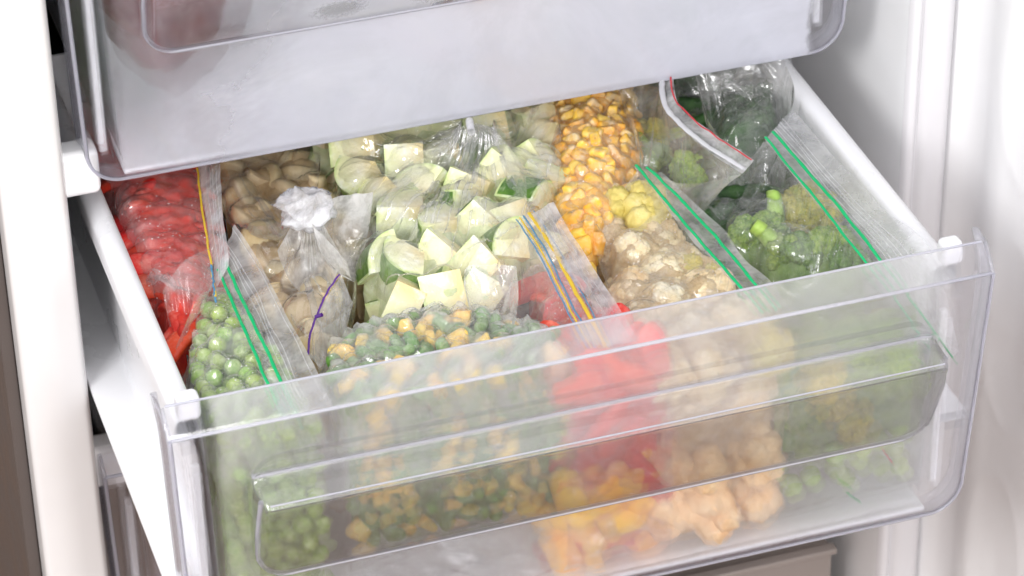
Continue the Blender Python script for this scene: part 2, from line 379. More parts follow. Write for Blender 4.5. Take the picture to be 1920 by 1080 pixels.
# ================================================================== DRAWERS
def outline_hw(z, top=0.0, bot=-.172, hw0=.2205, hw1=.2150, r=.018):
    hw = hw0 + (hw1 - hw0) * (top - z) / (top - bot)
    d = z - bot
    if d < r: hw -= r - math.sqrt(max(0, r * r - (r - d) ** 2))
    return hw
def outline_pts(bot):
    p = [(-outline_hw(z, bot=bot), z) for z in np.linspace(-.012, bot + .018, 30)]
    p += [(-(.2150 - .018 * (1 - math.cos(a))), bot + .018 - .018 * math.sin(a)) for a in np.linspace(0, math.pi / 2, 10)[1:]]
    return p + [(-x, z) for x, z in p[::-1]]
def front_panel(parent, mat, bot=-.172):
    """moulded clear front with bevelled top and projecting grip"""
    zs = np.r_[np.linspace(0, -.012, 6), np.linspace(-.014, bot + .014, 92), bot + .013 * (1 - np.sin(np.linspace(.1, math.pi / 2, 10)))]
    us = np.linspace(-1, 1, 260)
    P = np.zeros((len(us), len(zs), 3))
    X0, X1, ZT, ZB, RR = -.180, .188, -.0465, -.1100, .016
    for j, z in enumerate(zs):
        hw = outline_hw(z, bot=bot)
        if z > -.012: yb = z
        else: yb = -.012 + .010 * (-.012 - z) / .16
        x = us * hw
        # grip: horizontal top ledge 24 mm deep, front face falling back towards its lower edge
        cx, cz = (X0 + X1) / 2, (ZT + ZB) / 2; hx, hz = (X1 - X0) / 2, (ZT - ZB) / 2
        qx, qz = np.abs(x - cx) - hx, abs(z - cz) - hz
        rc = RR if z < cz else .002
        qx2, qz2 = qx + rc, qz + rc
        sd = np.minimum(np.maximum(qx2, qz2), 0) + np.sqrt(np.maximum(qx2, 0) ** 2 + max(qz2, 0) ** 2) - rc
        depth = .003 + .022 * np.clip((z - ZB) / (ZT - ZB), 0, 1) ** .8
        m = np.clip(-sd / .0016, 0, 1)
        # shallow rounded surround above the ledge
        hz3 = (-.034 - ZB) / 2; cz3 = (-.034 + ZB) / 2
        q1, q2 = np.abs(x - cx) - hx + .014, abs(z - cz3) - hz3 + .014
        sd3 = np.minimum(np.maximum(q1, q2), 0) + np.sqrt(np.maximum(q1, 0) ** 2 + max(q2, 0) ** 2) - .014
        m3 = np.clip(-sd3 / .003, 0, 1)
        y = yb + .0012 * m3 * (1 - m) - depth * m
        P[:, j] = np.stack([x, y, np.full_like(x, z)], -1)
    me = grid_mesh('front_panel', P)
    o = link('front_panel', me, parent, mat)
    sd_ = o.modifiers.new('thick', 'SOLIDIFY'); sd_.thickness = .0022; sd_.offset = -1; sd_.use_rim = False
    # wrapped-back rim following the outline
    pts = []
    for z in np.linspace(0, bot + .018, 30): pts.append((-outline_hw(z, bot=bot), z))
    for a in np.linspace(.0, math.pi / 2, 9)[1:]:
        pts.append((-(.2150 - .018 * (1 - math.cos(a))) , bot + .018 - .018 * math.sin(a)))
    full = pts + [(-x, z) for x, z in pts[::-1]]
    n = len(full); Q = np.zeros((n, 7, 3))
    for i, (x, z) in enumerate(full):
        yb = z if z > -.012 else -.012 + .010 * (-.012 - z) / .16
        a = np.array(full[max(i - 1, 0)]); b = np.array(full[min(i + 1, n - 1)]); tn = b - a; tn /= np.linalg.norm(tn); nr = np.array([-tn[1], tn[0]])
        for k, (dy, off) in enumerate(((-.0004, -.0012), (-.0006, .0006), (.003, .0009), (.007, .0008), (.012, .0020), (.014, .0020), (.014, -.0010))):
            Q[i, k] = (x - nr[0] * off, yb + dy, z - nr[1] * off)
    o2 = link('panel_rim', grid_mesh('panel_rim', Q), parent, M_clear)
    md = o2.modifiers.new('thick', 'SOLIDIFY'); md.thickness = .0012; md.offset = 0
    # coloured-looking thick edges of the grip
    y1 = -.012 + .010 * ((.0465 - .012) / .16)
    tube('grip_edge', [(X0 + .003, y1 - .0240, ZT - .001), (0, y1 - .0245, ZT - .001), (X1 - .003, y1 - .0240, ZT - .001)], .0005, M_edge, parent)
    tube('grip_edge', [(X0, y1 + .001, ZT + .0005), (X1, y1 + .001, ZT + .0005)], .0014, M_edge, parent)
    low = [(X0 - .0002, y1 - .018, ZT - .002)]
    low += [(X0 - .0002, -.0115 - .004, ZT - .03)]
    for a in np.linspace(0, math.pi / 2, 8): low.append((X0 + RR - RR * math.cos(a), -.0102, ZB + RR - RR * math.sin(a)))
    for a in np.linspace(math.pi / 2, 0, 8): low.append((X1 - RR + RR * math.cos(a), -.0102, ZB + RR - RR * math.sin(a)))
    low += [(X1 + .0002, -.0115 - .004, ZT - .03), (X1 + .0002, y1 - .018, ZT - .002)]
    tube('grip_edge', low, .0015, M_edge, parent)
    tube('panel_edge', [(x * 1.0, (z if z > -.012 else -.012 + .010 * (-.012 - z) / .16) - .0008, z) for x, z in [(x, z) for x, z in outline_pts(bot)]], .0011, M_edge, parent)
    tube('panel_edge', [(-.2185, .0002, .0002), (0, .0002, .0002), (.2185, .0002, .0002)], .0007, M_edge, parent)
    tube('panel_edge', [(-.2190, -.0122, -.0120), (0, -.0122, -.0120), (.2190, -.0122, -.0120)], .0010, M_edge, parent)
    return o
def tray(parent, depth=.40, zb=-.168, flange=True):
    """white tray: floor, back and two side walls with rolled rims and a flange"""
    box('tray_floor', -.196, .196, .0004, depth, zb - .003, zb, M_white, parent, .001)
    box('tray_back', -.197, .197, depth + .0002, depth + .003, zb, -.024, M_white, parent, .001)
    for s in (-1, 1):
        pr = [(.1945, zb + .0004), (.1965, -.10), (.1985, -.034), (.1988, -.0235), (.2003, -.0205), (.2035, -.0195), (.2080, -.0200), (.2110, -.0215), (.2118, -.0245),
              (.2118, -.0345), (.2103, -.0350), (.2040, -.0345), (.2025, -.037), (.2020, -.06), (.2012, -.100), (.2015, -.1160), (.2040, -.1178), (.2235, -.1182), (.2242, -.1190), (.2238, -.1235), (.2040, -.1232), (.2005, -.127), (.1985, zb)]
        if not flange: pr = [q for q in pr if q[0] < .2030 or q[1] > -.05]
        pr = [(s * x, z) for x, z in pr]
        ys = np.linspace(.0135, depth, 40)
        P = np.array([[(x - s * .0 * y, y, z) for y in ys] for x, z in pr])
        o = link('side_wall', grid_mesh('side_wall', P), parent, M_white)
        o.modifiers.new('edge', 'EDGE_SPLIT').split_angle = R(50)
        a, b = sorted((s * .2022, s * .2068))
        box('front_flange', a, b, .0095, .0133, zb + .008, -.046, M_white, parent, .001)
        # upright tab that holds the clear front
        a, b = sorted((s * .1995, s * .2115))
        box('corner_tab', a, b, .0050, .0150, -.016, -.0015, M_white, parent, .003, 3)
def drawer(loc, label, mat, bot=-.172):
    d = cabp(empty('freezer_drawer', loc)); d['label'] = label
    front_panel(d, mat, bot); tray(d, zb=bot + .004, flange=(loc[1] == 0))
    return d
DR = drawer((0, 0, 0), 'pulled out freezer drawer full of bagged frozen vegetables behind a frosted clear front', M_panel)
DU = drawer((.0105, .217, .187), 'closed upper freezer drawer with thickly frosted white clear front', M_panel_up, -.188)
DU.scale.x = 1.022
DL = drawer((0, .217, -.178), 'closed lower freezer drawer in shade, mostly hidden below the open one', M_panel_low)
# ================================================================== FOOD MESHES
def ico_np(sub):
    bm = bmesh.new(); bmesh.ops.create_icosphere(bm, subdivisions=sub, radius=1)
    v = np.array([list(x.co) for x in bm.verts]); f = [[q.index for q in p.verts] for p in bm.faces]; bm.free()
    return v, f
def nz(v, s, seed): return np.array([noise.noise(Vector((p[0] * s + seed, p[1] * s, p[2] * s))) for p in v])
V2, F2 = ico_np(2); V3, F3 = ico_np(3); V4, F4 = ico_np(4)
def mk(name, v, f, mat):
    me = mesh(name, v, f); me.materials.append(mat); return me
def pea_mesh(k):
    v = V3 * (1 + .13 * nz(V3, 1.6, k * 9) + .04 * nz(V3, 5, k * 4))[:, None]
    v = v * (1 - .12 * np.exp(-((v[:, :2] ** 2).sum(1) / .05)) * (v[:, 2] > 0))[:, None]
    return v * .00475, F3
def superq(v, e=.5):
    u = np.sign(v) * np.abs(v) ** e; return u
def kernel_mesh(k, L=.0058):
    v = superq(V3, .5); v = v * np.array([1.05, .86, .60]); v[:, 1] *= 1 - .32 * v[:, 0]; v[:, 2] *= 1 - .2 * v[:, 0]; v[:, 0] += np.where(v[:, 0] < 0, .35 * np.exp(-(v[:, 1] ** 2 + v[:, 2] ** 2) * 7), 0)
    v *= (1 + .16 * nz(V3, 1.6, k * 5))[:, None]
    return v * L, F3
def capsule_mesh(k, r=.0043, L=.008):
    v = superq(V3, .7) * np.array([L, r, r]); v[:, 1] += .0012 * np.cos(v[:, 0] / L * 1.5 + k)
    return v * (1 + .05 * nz(V3, 2, k * 3))[:, None], F3
def strip_mesh(k, L=.026, wd=.0075, th=.0028, bend=1.0):
    n, m = 26, 14; P = []
    for i in range(n):
        t = i / (n - 1) * 2 - 1; a = t * bend; Rr = L / bend
        c = np.array([Rr * math.sin(a), 0, Rr * (math.cos(a) - 1)]); T = np.array([math.cos(a), 0, -math.sin(a)]); N = np.array([math.sin(a), 0, math.cos(a)])
        sc = max(.05, (1 - abs(t) ** 5)) ** .5
        row = []
        for j in range(m):
            b = 2 * math.pi * j / (m - 1); cb, sb = math.cos(b), math.sin(b)
            cb = math.copysign(abs(cb) ** .6, cb); sb = math.copysign(abs(sb) ** .7, sb)
            wob = 1 + .12 * noise.noise(Vector((t * 2 + k * 7, cb, sb)))
            row.append(c + np.array([0, 1, 0]) * wd * sc * cb * wob + N * (th * sc * sb + .0016 * (1 - cb * cb)))
        P.append(row)
    return np.array(P)
def lobed(v, dirs, amp, sig, dirs2=None, amp2=0, sig2=.1):
    d = v @ dirs.T; ang = np.arccos(np.clip(d, -1, 1)); r = amp * np.exp(-(ang / sig) ** 2).max(1)
    if dirs2 is not None:
        d = v @ dirs2.T; ang = np.arccos(np.clip(d, -1, 1)); r = r + amp2 * np.exp(-(ang / sig2) ** 2).max(1)
    return r
def rdirs(n, zmin=-.3):
    o = []
    while len(o) < n:
        a = rng.normal(size=3); a /= np.linalg.norm(a)
        if a[2] > zmin: o.append(a)
    return np.array(o)
def crown_mesh(k, R0=.013, n1=13, rk=.44, n2=60, a2=.14, s2=.2, flat=.75):
    """cluster of curds on a dome, one mesh"""
    base = V3 if n2 < 90 else V4; fb = F3 if n2 < 90 else F4
    cs = []
    while len(cs) < n1:
        a = rng.normal(size=3); a /= np.linalg.norm(a)
        if a[2] < -.05: continue
        if all(np.linalg.norm(a - c) > 1.35 * rk for c in cs) or rng.uniform() < .02: cs.append(a)
    V, F = [], []
    for i, c in enumerate([np.array([0, 0, .1])] + cs):
        rr = rk * rng.uniform(.75, 1.3) if i else .62
        v = V4 if n2 >= 90 else V4
        d = 1 + lobed(v, rdirs(n2, -1.1), a2, s2) - a2 * .5
        v = v * d[:, None] * rr + c * np.array([.66, .66, .66 * flat]) * (1 if i else 0)
        F += [[q + len(V) * len(V4) for q in f] for f in F4]; V.append(v)
    return np.concatenate(V) * R0, F
def stalk_mesh(k, L=.02, r0=.0055, r1=.008):
    n, m = 12, 12; P = []
    for i in range(n):
        t = i / (n - 1); r = r0 + (r1 - r0) * t ** 2
        if i == 0: r *= .1
        if i == 1: t = .02; r = r0 * .95
        c = np.array([.003 * math.sin(t * 2 + k), .002 * math.sin(t * 3 + k * 2), -L + L * t])
        P.append([c + np.array([r * math.cos(a) * (1 + .12 * math.cos(3 * a + k)), r * math.sin(a) * (1 + .12 * math.cos(3 * a + k)), 0]) for a in np.linspace(0, 2 * math.pi, m)])
    return np.array(P)
def mush_cap(k):
    v = V3.copy(); v[:, 2] = np.where(v[:, 2] < 0, v[:, 2] * .25, v[:, 2] * .8); v *= (1 + .08 * nz(V3, 1.5, k * 11))[:, None]
    return v * .0135, F3
def zucc(k):
    """wedge of a round slice: flesh and rind"""
    r = .0250; a0, a1 = 0, [R(88), R(92), R(120), R(80)][k % 4]; th = [.019, .022, .018, .025][k % 4]
    bm = bmesh.new(); n = 12; ring = [(0.0, 0.0)] if a1 < R(150) else [(0.0, -.001)]
    pts = ring + [((r - .0008) * math.cos(a), (r - .0008) * math.sin(a)) for a in np.linspace(a0, a1, n)]
    b = [bm.verts.new((x, y, -th / 2)) for x, y in pts]; t = [bm.verts.new((x, y, th / 2)) for x, y in pts]
    bm.faces.new(b[::-1]); bm.faces.new(t)
    for i in range(len(pts)): bm.faces.new((b[i], b[(i + 1) % len(pts)], t[(i + 1) % len(pts)], t[i]))
    bmesh.ops.bevel(bm, geom=[e for e in bm.edges if e.calc_face_angle(0) > .5], offset=.0012, segments=3, affect='EDGES', clamp_overlap=True)
    big = [f.calc_area() > 2.5e-5 for f in bm.faces]
    fl = bm_mesh('flesh', bm, True); fl.materials.append(M_zflesh)
    fl.polygons.foreach_set('use_smooth', [not b_ for b_ in big])
    P = []
    for j, zz in enumerate(np.linspace(-1, 1, 7)):
        row = []
        for a in np.linspace(a0 + .06, a1 - .06, 20):
            rr = r - .0006
            row.append((rr * math.cos(a), rr * math.sin(a), zz * (th / 2 - .0012)))
        P.append(row)
    rd = grid_mesh('rind', np.array(P)); rd.materials.append(M_rind)
    c = Vector((r * .5 * math.cos(a1 / 2), r * .5 * math.sin(a1 / 2), 0))
    return fl, rd, c
Z = [zucc(k) for k in range(4)]
ME = {}
def reg(kind, lst): ME[kind] = lst
reg('pea', [mk('pea', *pea_mesh(k), M_pea) for k in range(8)])
reg('corn', [mk('corn_kernel', *kernel_mesh(k, .0062), M_corn) for k in range(4)])
reg('frosty_corn', [mk('frosty_corn_kernel', *kernel_mesh(k, .0052), M_corn_frost) for k in range(4)])
reg('bean', [mk('bean_piece', *capsule_mesh(k), M_bean) for k in range(4)])
def gm(name, P, mat): me = grid_mesh(name, P); me.materials.append(mat); return me
reg('red_pepper', [gm('red_pepper_strip', strip_mesh(k, .020 + .002 * k, .0085, .0026, .35 + .25 * k), M_pepper) for k in range(4)])
reg('orange_pepper', [gm('orange_pepper_strip', strip_mesh(k + 5, .017, .009, .003, .6 + .3 * k), M_pepper_o) for k in range(3)])
reg('pod', [gm('green_bean', strip_mesh(k + 9, .045, .0042, .0042, .3 + .2 * k), M_dark_green) for k in range(3)])
CR = {'cauli': ('cauliflower_floret', M_curd, M_cstalk, dict(R0=.0170, n1=17, rk=.30, n2=110, a2=.22, s2=.14)),
      'ycauli': ('yellow_floret', M_curd_y, M_cstalk, dict(R0=.015, n1=10, rk=.38, n2=80, a2=.16, s2=.17)),
      'ocauli': ('orange_floret', M_curd_o, M_cstalk, dict(R0=.018, n1=9, rk=.45, n2=60)),
      'brocc': ('broccoli_floret', M_bcrown, M_bstalk, dict(R0=.0160, n1=24, rk=.24, n2=140, a2=.26, s2=.12)),
      'lbrocc': ('broccoli_floret', M_bcrown_l, M_bstalk, dict(R0=.0160, n1=22, rk=.25, n2=140, a2=.26, s2=.12)),
      'ybrocc': ('broccoli_floret', M_bcrown_y, M_bstalk, dict(R0=.0175, n1=24, rk=.24, n2=140, a2=.26, s2=.12))}
CRM = {}
for kk, (nm, mc, ms, kw) in CR.items():
    CRM[kk] = [(mk('crown', *crown_mesh(k, **kw), mc), gm('stalk', stalk_mesh(k, .022, .0045, .0075), ms)) for k in range(2 if kk != 'cauli' else 3)]
MU = [(mk('cap', *mush_cap(k), M_mush), gm('stem', stalk_mesh(k, .014, .0055, .006), M_mush)) for k in range(3)]

# global height map of the drawer contents
GX0, GY0, GS = -.24, -.02, .0015; GNX, GNY = 320, 300
class HM:
    def __init__(s, base=-.168): s.h = np.full((GNX, GNY), base)
    def add(s, c, r, rz=None):
        rz = rz or r
        i0, i1 = int((c[0] - r - GX0) / GS), int((c[0] + r - GX0) / GS) + 2
        j0, j1 = int((c[1] - r - GY0) / GS), int((c[1] + r - GY0) / GS) + 2
        i0, j0 = max(i0, 0), max(j0, 0); i1, j1 = min(i1, GNX), min(j1, GNY)
        if i0 >= i1 or j0 >= j1: return
        X = GX0 + np.arange(i0, i1)[:, None] * GS - c[0]; Y = GY0 + np.arange(j0, j1)[None] * GS - c[1]
        d = 1 - (X * X + Y * Y) / (r * r)
        z = np.where(d > 0, c[2] + rz * np.sqrt(np.maximum(d, 0)), -9)
        s.h[i0:i1, j0:j1] = np.maximum(s.h[i0:i1, j0:j1], z)
    def at(s, x, y):
        fx = np.clip((x - GX0) / GS, 0, GNX - 1.001); fy = np.clip((y - GY0) / GS, 0, GNY - 1.001)
        i, j = fx.astype(int), fy.astype(int); a, b = fx - i, fy - j; h = s.h
        return h[i, j] * (1 - a) * (1 - b) + h[i + 1, j] * a * (1 - b) + h[i, j + 1] * (1 - a) * b + h[i + 1, j + 1] * a * b
RAD = {'pea': .0050, 'corn': .0056, 'frosty_corn': .0046, 'bean': .0055, 'red_pepper': .0105, 'orange_pepper': .0095, 'pod': .008,
       'cauli': .0150, 'ycauli': .0140, 'ocauli': .016, 'brocc': .0145, 'lbrocc': .0145, 'ybrocc': .0155, 'mushroom': .0125, 'zucchini': .0140}
def put(kind, c, label, cat, group, rot=None, sc=1.0):
    rot = rot or Euler((random.uniform(-3.14, 3.14), random.uniform(-3.14, 3.14), random.uniform(-3.14, 3.14)))
    if kind in ME:
        me = random.choice(ME[kind]); o = link(me.name.split('.')[0], me)
        o.location = c; o.rotation_euler = rot; o.scale = (sc,) * 3
    elif kind == 'zucchini':
        fl, rd, off = random.choice(Z); o = empty('zucchini_chunk')
        a = link('flesh', fl, o); b = link('rind', rd, o)
        o.rotation_euler = rot; o.location = Vector(c) - rot.to_matrix() @ (off * sc); o.scale = (sc,) * 3
    elif kind == 'mushroom':
        cp, st = random.choice(MU); o = empty('mushroom'); link('cap', cp, o); link('stem', st, o)
        o.location = c; o.rotation_euler = rot; o.scale = (sc,) * 3
    else:
        cm, st = random.choice(CRM[kind]); o = empty(CR[kind][0]); link('crown', cm, o); link('stalk', st, o)
        o.location = c; o.rotation_euler = rot; o.scale = (sc,) * 3
    return tag(o, label, cat, group)
ROT_FRONT = lambda k: Euler((math.pi / 2 + random.gauss(0, .25), random.uniform(0, 6.28), random.gauss(0, .2)))
def inpoly(x, y, poly):
    ins = np.zeros(x.shape, bool); n = len(poly)
    for i in range(n):
        x1, y1 = poly[i][:2]; x2, y2 = poly[(i + 1) % n][:2]
        c = ((y1 > y) != (y2 > y)) & (x < (x2 - x1) * (y - y1) / (y2 - y1 + 1e-12) + x1); ins ^= c
    return ins
def edist(x, y, poly):
    d = np.full(x.shape, 9.); n = len(poly)
    for i in range(n):
        a = np.array(poly[i][:2]); b = np.array(poly[(i + 1) % n][:2]); ab = b - a
        t = np.clip(((x - a[0]) * ab[0] + (y - a[1]) * ab[1]) / (ab @ ab), 0, 1)
        d = np.minimum(d, np.hypot(x - a[0] - t * ab[0], y - a[1] - t * ab[1]))
    return d
def fill(poly, z0, kinds, labels, hm, drop=.02, round_=.02, layers=2.3, tries=5000, zfloor=-.166, front=None, pack=.93, slope=(0, 0), maxn=280, scv=(.92, 1.1), rotf=None):
    """pack pieces under a domed top over polygon poly (world xy); front=y: also against the clear front down to zfloor"""
    poly = [tuple(p[:2]) for p in poly]
    xs = [p[0] for p in poly]; ys = [p[1] for p in poly]; cx, cy_ = np.mean(xs), np.mean(ys)
    pts = []; rs = []; ks = list(kinds); pr = np.array([kinds[k] for k in ks], float); pr /= pr.sum()
    rmax = max(RAD[k] for k in ks)
    fp = [p for p in poly]
    X = rng.uniform(min(xs), max(xs), tries); Y = rng.uniform(min(ys), max(ys), tries)
    D = edist(X, Y, poly); I = inpoly(X, Y, poly)
    U = rng.uniform(0, 1, tries); FR = rng.uniform(0, 1, tries)
    for i in range(tries):
        if not I[i]: continue
        k = ks[rng.choice(len(ks), p=pr)]; s = rng.uniform(*scv); r = RAD[k] * s
        dd = D[i] if not (front is not None and Y[i] < front + .03) else 9
        top = z0 + slope[0] * (X[i] - cx) + slope[1] * (Y[i] - cy_) - drop * (1 - math.sqrt(max(0, 1 - (1 - min(1, dd / round_)) ** 2)))
        if D[i] < r * .55 and not (front is not None and Y[i] < front + .03): continue
        y = Y[i]
        if front is not None and FR[i] < .5:
            y = front + r + rng.uniform(0, 1) * r * .8; z = rng.uniform(zfloor + r, top - r)
        else:
            z = top - r - (0 if FR[i] < .8 else U[i] * layers * rmax)
            if i < tries * .5: z = top - r - abs(rng.normal()) * r * .15
        if abs(X[i]) > .1925 - r: continue
        c = np.array([X[i], y, z])
        if pts:
            A = np.array(pts); rr = np.array(rs)
            if (np.linalg.norm(A - c, axis=1) < (rr + r) * pack).any(): continue
        pts.append(c); rs.append(r); k_ = k
        lab, cat, grp = labels[k] if k in labels else labels['*']
        if z < z0 - .045 and front is not None and y < front + .02: where = 'seen low through the front'
        else:
            fy = (y - min(ys)) / (max(ys) - min(ys)); fx = (X[i] - min(xs)) / (max(xs) - min(xs))
            where = ('front' if fy < .33 else 'middle' if fy < .66 else 'back') + ' ' + ('left' if fx < .33 else 'centre' if fx < .66 else 'right') + ' of it'
        lab = lab + ', ' + where
        at_front = front is not None and y < front + .026
        if at_front and k in CR: rf = Euler((math.pi / 2 + random.gauss(0, .25), random.gauss(0, .25), 0))
        else: rf = None
        put(k, c, lab, cat, grp, rf if rf else (rotf(k) if (at_front or rotf is not ROT_FRONT) else Euler((random.gauss(0, .35), random.gauss(0, .35), random.uniform(0, 6.28)))) if rotf else None, s)
        hm.add(c, r * 1.08)
        if len(pts) >= maxn: break
    return pts
def ice(poly, hm, mat, parent, off=.003, k=6, name='ice_layer', step=.0017, rough=.0016, front=None, zf=-.16):
    """frozen juice and rime that cakes the pieces together: follows the pieces a little below their tops"""
    h = hm.h.copy()
    lo = np.where(h > -.15, h, np.nan)
    h = np.where(np.isnan(lo), -.10, h)
    for _ in range(k):
        q = h.copy(); q[1:-1, 1:-1] = (h[1:-1, 1:-1] + h[2:, 1:-1] + h[:-2, 1:-1] + h[1:-1, 2:] + h[1:-1, :-2]) / 5; h = q
    g = HM(); g.h = h
    xs = np.arange(min(p[0] for p in poly), max(p[0] for p in poly), step); ys = np.arange(min(p[1] for p in poly), max(p[1] for p in poly), step)
    X, Y = np.meshgrid(xs, ys, indexing='ij'); I = inpoly(X, Y, [tuple(p[:2]) for p in poly]) & (np.abs(X) < .192)
    Zz = g.at(X, Y) - off
    for i in range(len(xs)):
        for j in range(len(ys)):
            if I[i, j]: Zz[i, j] += rough * (noise.noise(Vector((X[i, j] * 150, Y[i, j] * 150, 2))) + .5 * noise.noise(Vector((X[i, j] * 420, Y[i, j] * 420, 5))))
    idx = -np.ones(I.shape, int); idx[I] = np.arange(I.sum())
    V = np.stack([X[I], Y[I], Zz[I]], -1)
    q = np.stack([idx[:-1, :-1], idx[1:, :-1], idx[1:, 1:], idx[:-1, 1:]], -1).reshape(-1, 4); q = q[(q >= 0).all(1)]
    link(name, mesh(name, V, q), parent, mat)
    if front is not None:
        x0, x1, zt = front; P = np.array([[(x, (.0165 if front[0] < -.01 else .013) + .003 * noise.noise(Vector((x * 120, z * 120, 7))), z) for z in np.linspace(zt, zf, 50)] for x in np.linspace(x0, x1, 60)])
        link(name, grid_mesh(name, P), parent, mat)
def crystals(poly, hm, parent, count):
    """loose grains of rime lying on the food"""
    V, F = [], []
    base = np.array([(1, 0, 0), (-1, 0, 0), (0, 1, 0), (0, -1, 0), (0, 0, 1), (0, 0, -1)], float)
    fs = [(0, 2, 4), (2, 1, 4), (1, 3, 4), (3, 0, 4), (2, 0, 5), (1, 2, 5), (3, 1, 5), (0, 3, 5)]
    xs = [p[0] for p in poly]; ys = [p[1] for p in poly]
    while len(V) < count:
        x, y = rng.uniform(min(xs), max(xs)), rng.uniform(min(ys), max(ys))
        if not inpoly(np.array([x]), np.array([y]), [tuple(p[:2]) for p in poly])[0]: continue
        z = float(hm.at(np.array([x]), np.array([y]))[0])
        r = rng.uniform(.00018, .00055) * np.array([1, rng.uniform(.5, 1.4), rng.uniform(.4, 1)])
        F += [tuple(q + 6 * len(V) for q in f) for f in fs]; V.append(base * r + (x, y, z))
    me = mesh('frost_grain', np.concatenate(V), F, False); link('frost_grain', me, parent, M_rime)
# ------------------------------------------------------------------ film solver
def coons(e_top, e_bot, e_left, e_right, n, m):
    T, B = smooth_line(e_top, n), smooth_line(e_bot, n); L, Rr = smooth_line(e_left, m), smooth_line(e_right, m)
    u = np.linspace(0, 1, n)[:, None, None]; v = np.linspace(0, 1, m)[None, :, None]
    P = (1 - v) * T[:, None] + v * B[:, None] + (1 - u) * L[None] + u * Rr[None]
    P -= (1 - u) * (1 - v) * T[0] + u * (1 - v) * T[-1] + (1 - u) * v * B[0] + u * v * B[-1]
    return P
def upsample(P):
    n, m = P.shape[:2]; i2 = np.linspace(0, n - 1, 2 * n - 1); j2 = np.linspace(0, m - 1, 2 * m - 1)
    Q = np.zeros((2 * n - 1, m, 3))
    Q[::2] = P; R_ = P[:-1] * .5 + P[1:] * .5
    R_[1:-1] = (P[1:-2] + P[2:-1]) * .5625 - (P[:-3] + P[3:]) * .0625
    Q[1::2] = R_
    S = np.zeros((2 * n - 1, 2 * m - 1, 3)); S[:, ::2] = Q; T = Q[:, :-1] * .5 + Q[:, 1:] * .5
    T[:, 1:-1] = (Q[:, 1:-2] + Q[:, 2:-1]) * .5625 - (Q[:, :-3] + Q[:, 3:]) * .0625
    S[:, 1::2] = T
    return S
def pleats(P, count, focus, ch):
    """sharp little folds: ridges pressed along straight runs, fanning from a gathered point when there is one"""
    n, m = P.shape[:2]; X, Y = P[..., 0], P[..., 1]
    x0, x1, y0, y1 = X.min(), X.max(), Y.min(), Y.max(); size = math.hypot(x1 - x0, y1 - y0)
    base = rng.uniform(0, math.pi)
    for k in range(count):
        cx, cy_ = rng.uniform(x0, x1), rng.uniform(y0, y1)
        if focus is not None: a = math.atan2(cy_ - focus[1], cx - focus[0]) + rng.normal() * .10
        else: a = base + rng.normal() * .7
        L = size * rng.uniform(.08, .30); w_ = rng.uniform(.0006, .0016); h = ch * rng.uniform(.3, 1.3) * (1 if rng.uniform() < .7 else -.7)
        dx, dy = X - cx, Y - cy_; t = dx * math.cos(a) + dy * math.sin(a); d = -dx * math.sin(a) + dy * math.cos(a)
        d = d + .0012 * np.sin(t / size * rng.uniform(6, 16)) + rng.normal() * .15 * t * t / size
        P[..., 2] += h * np.exp(-np.abs(d) / w_) * np.clip(1 - (t / L) ** 2, 0, 1)
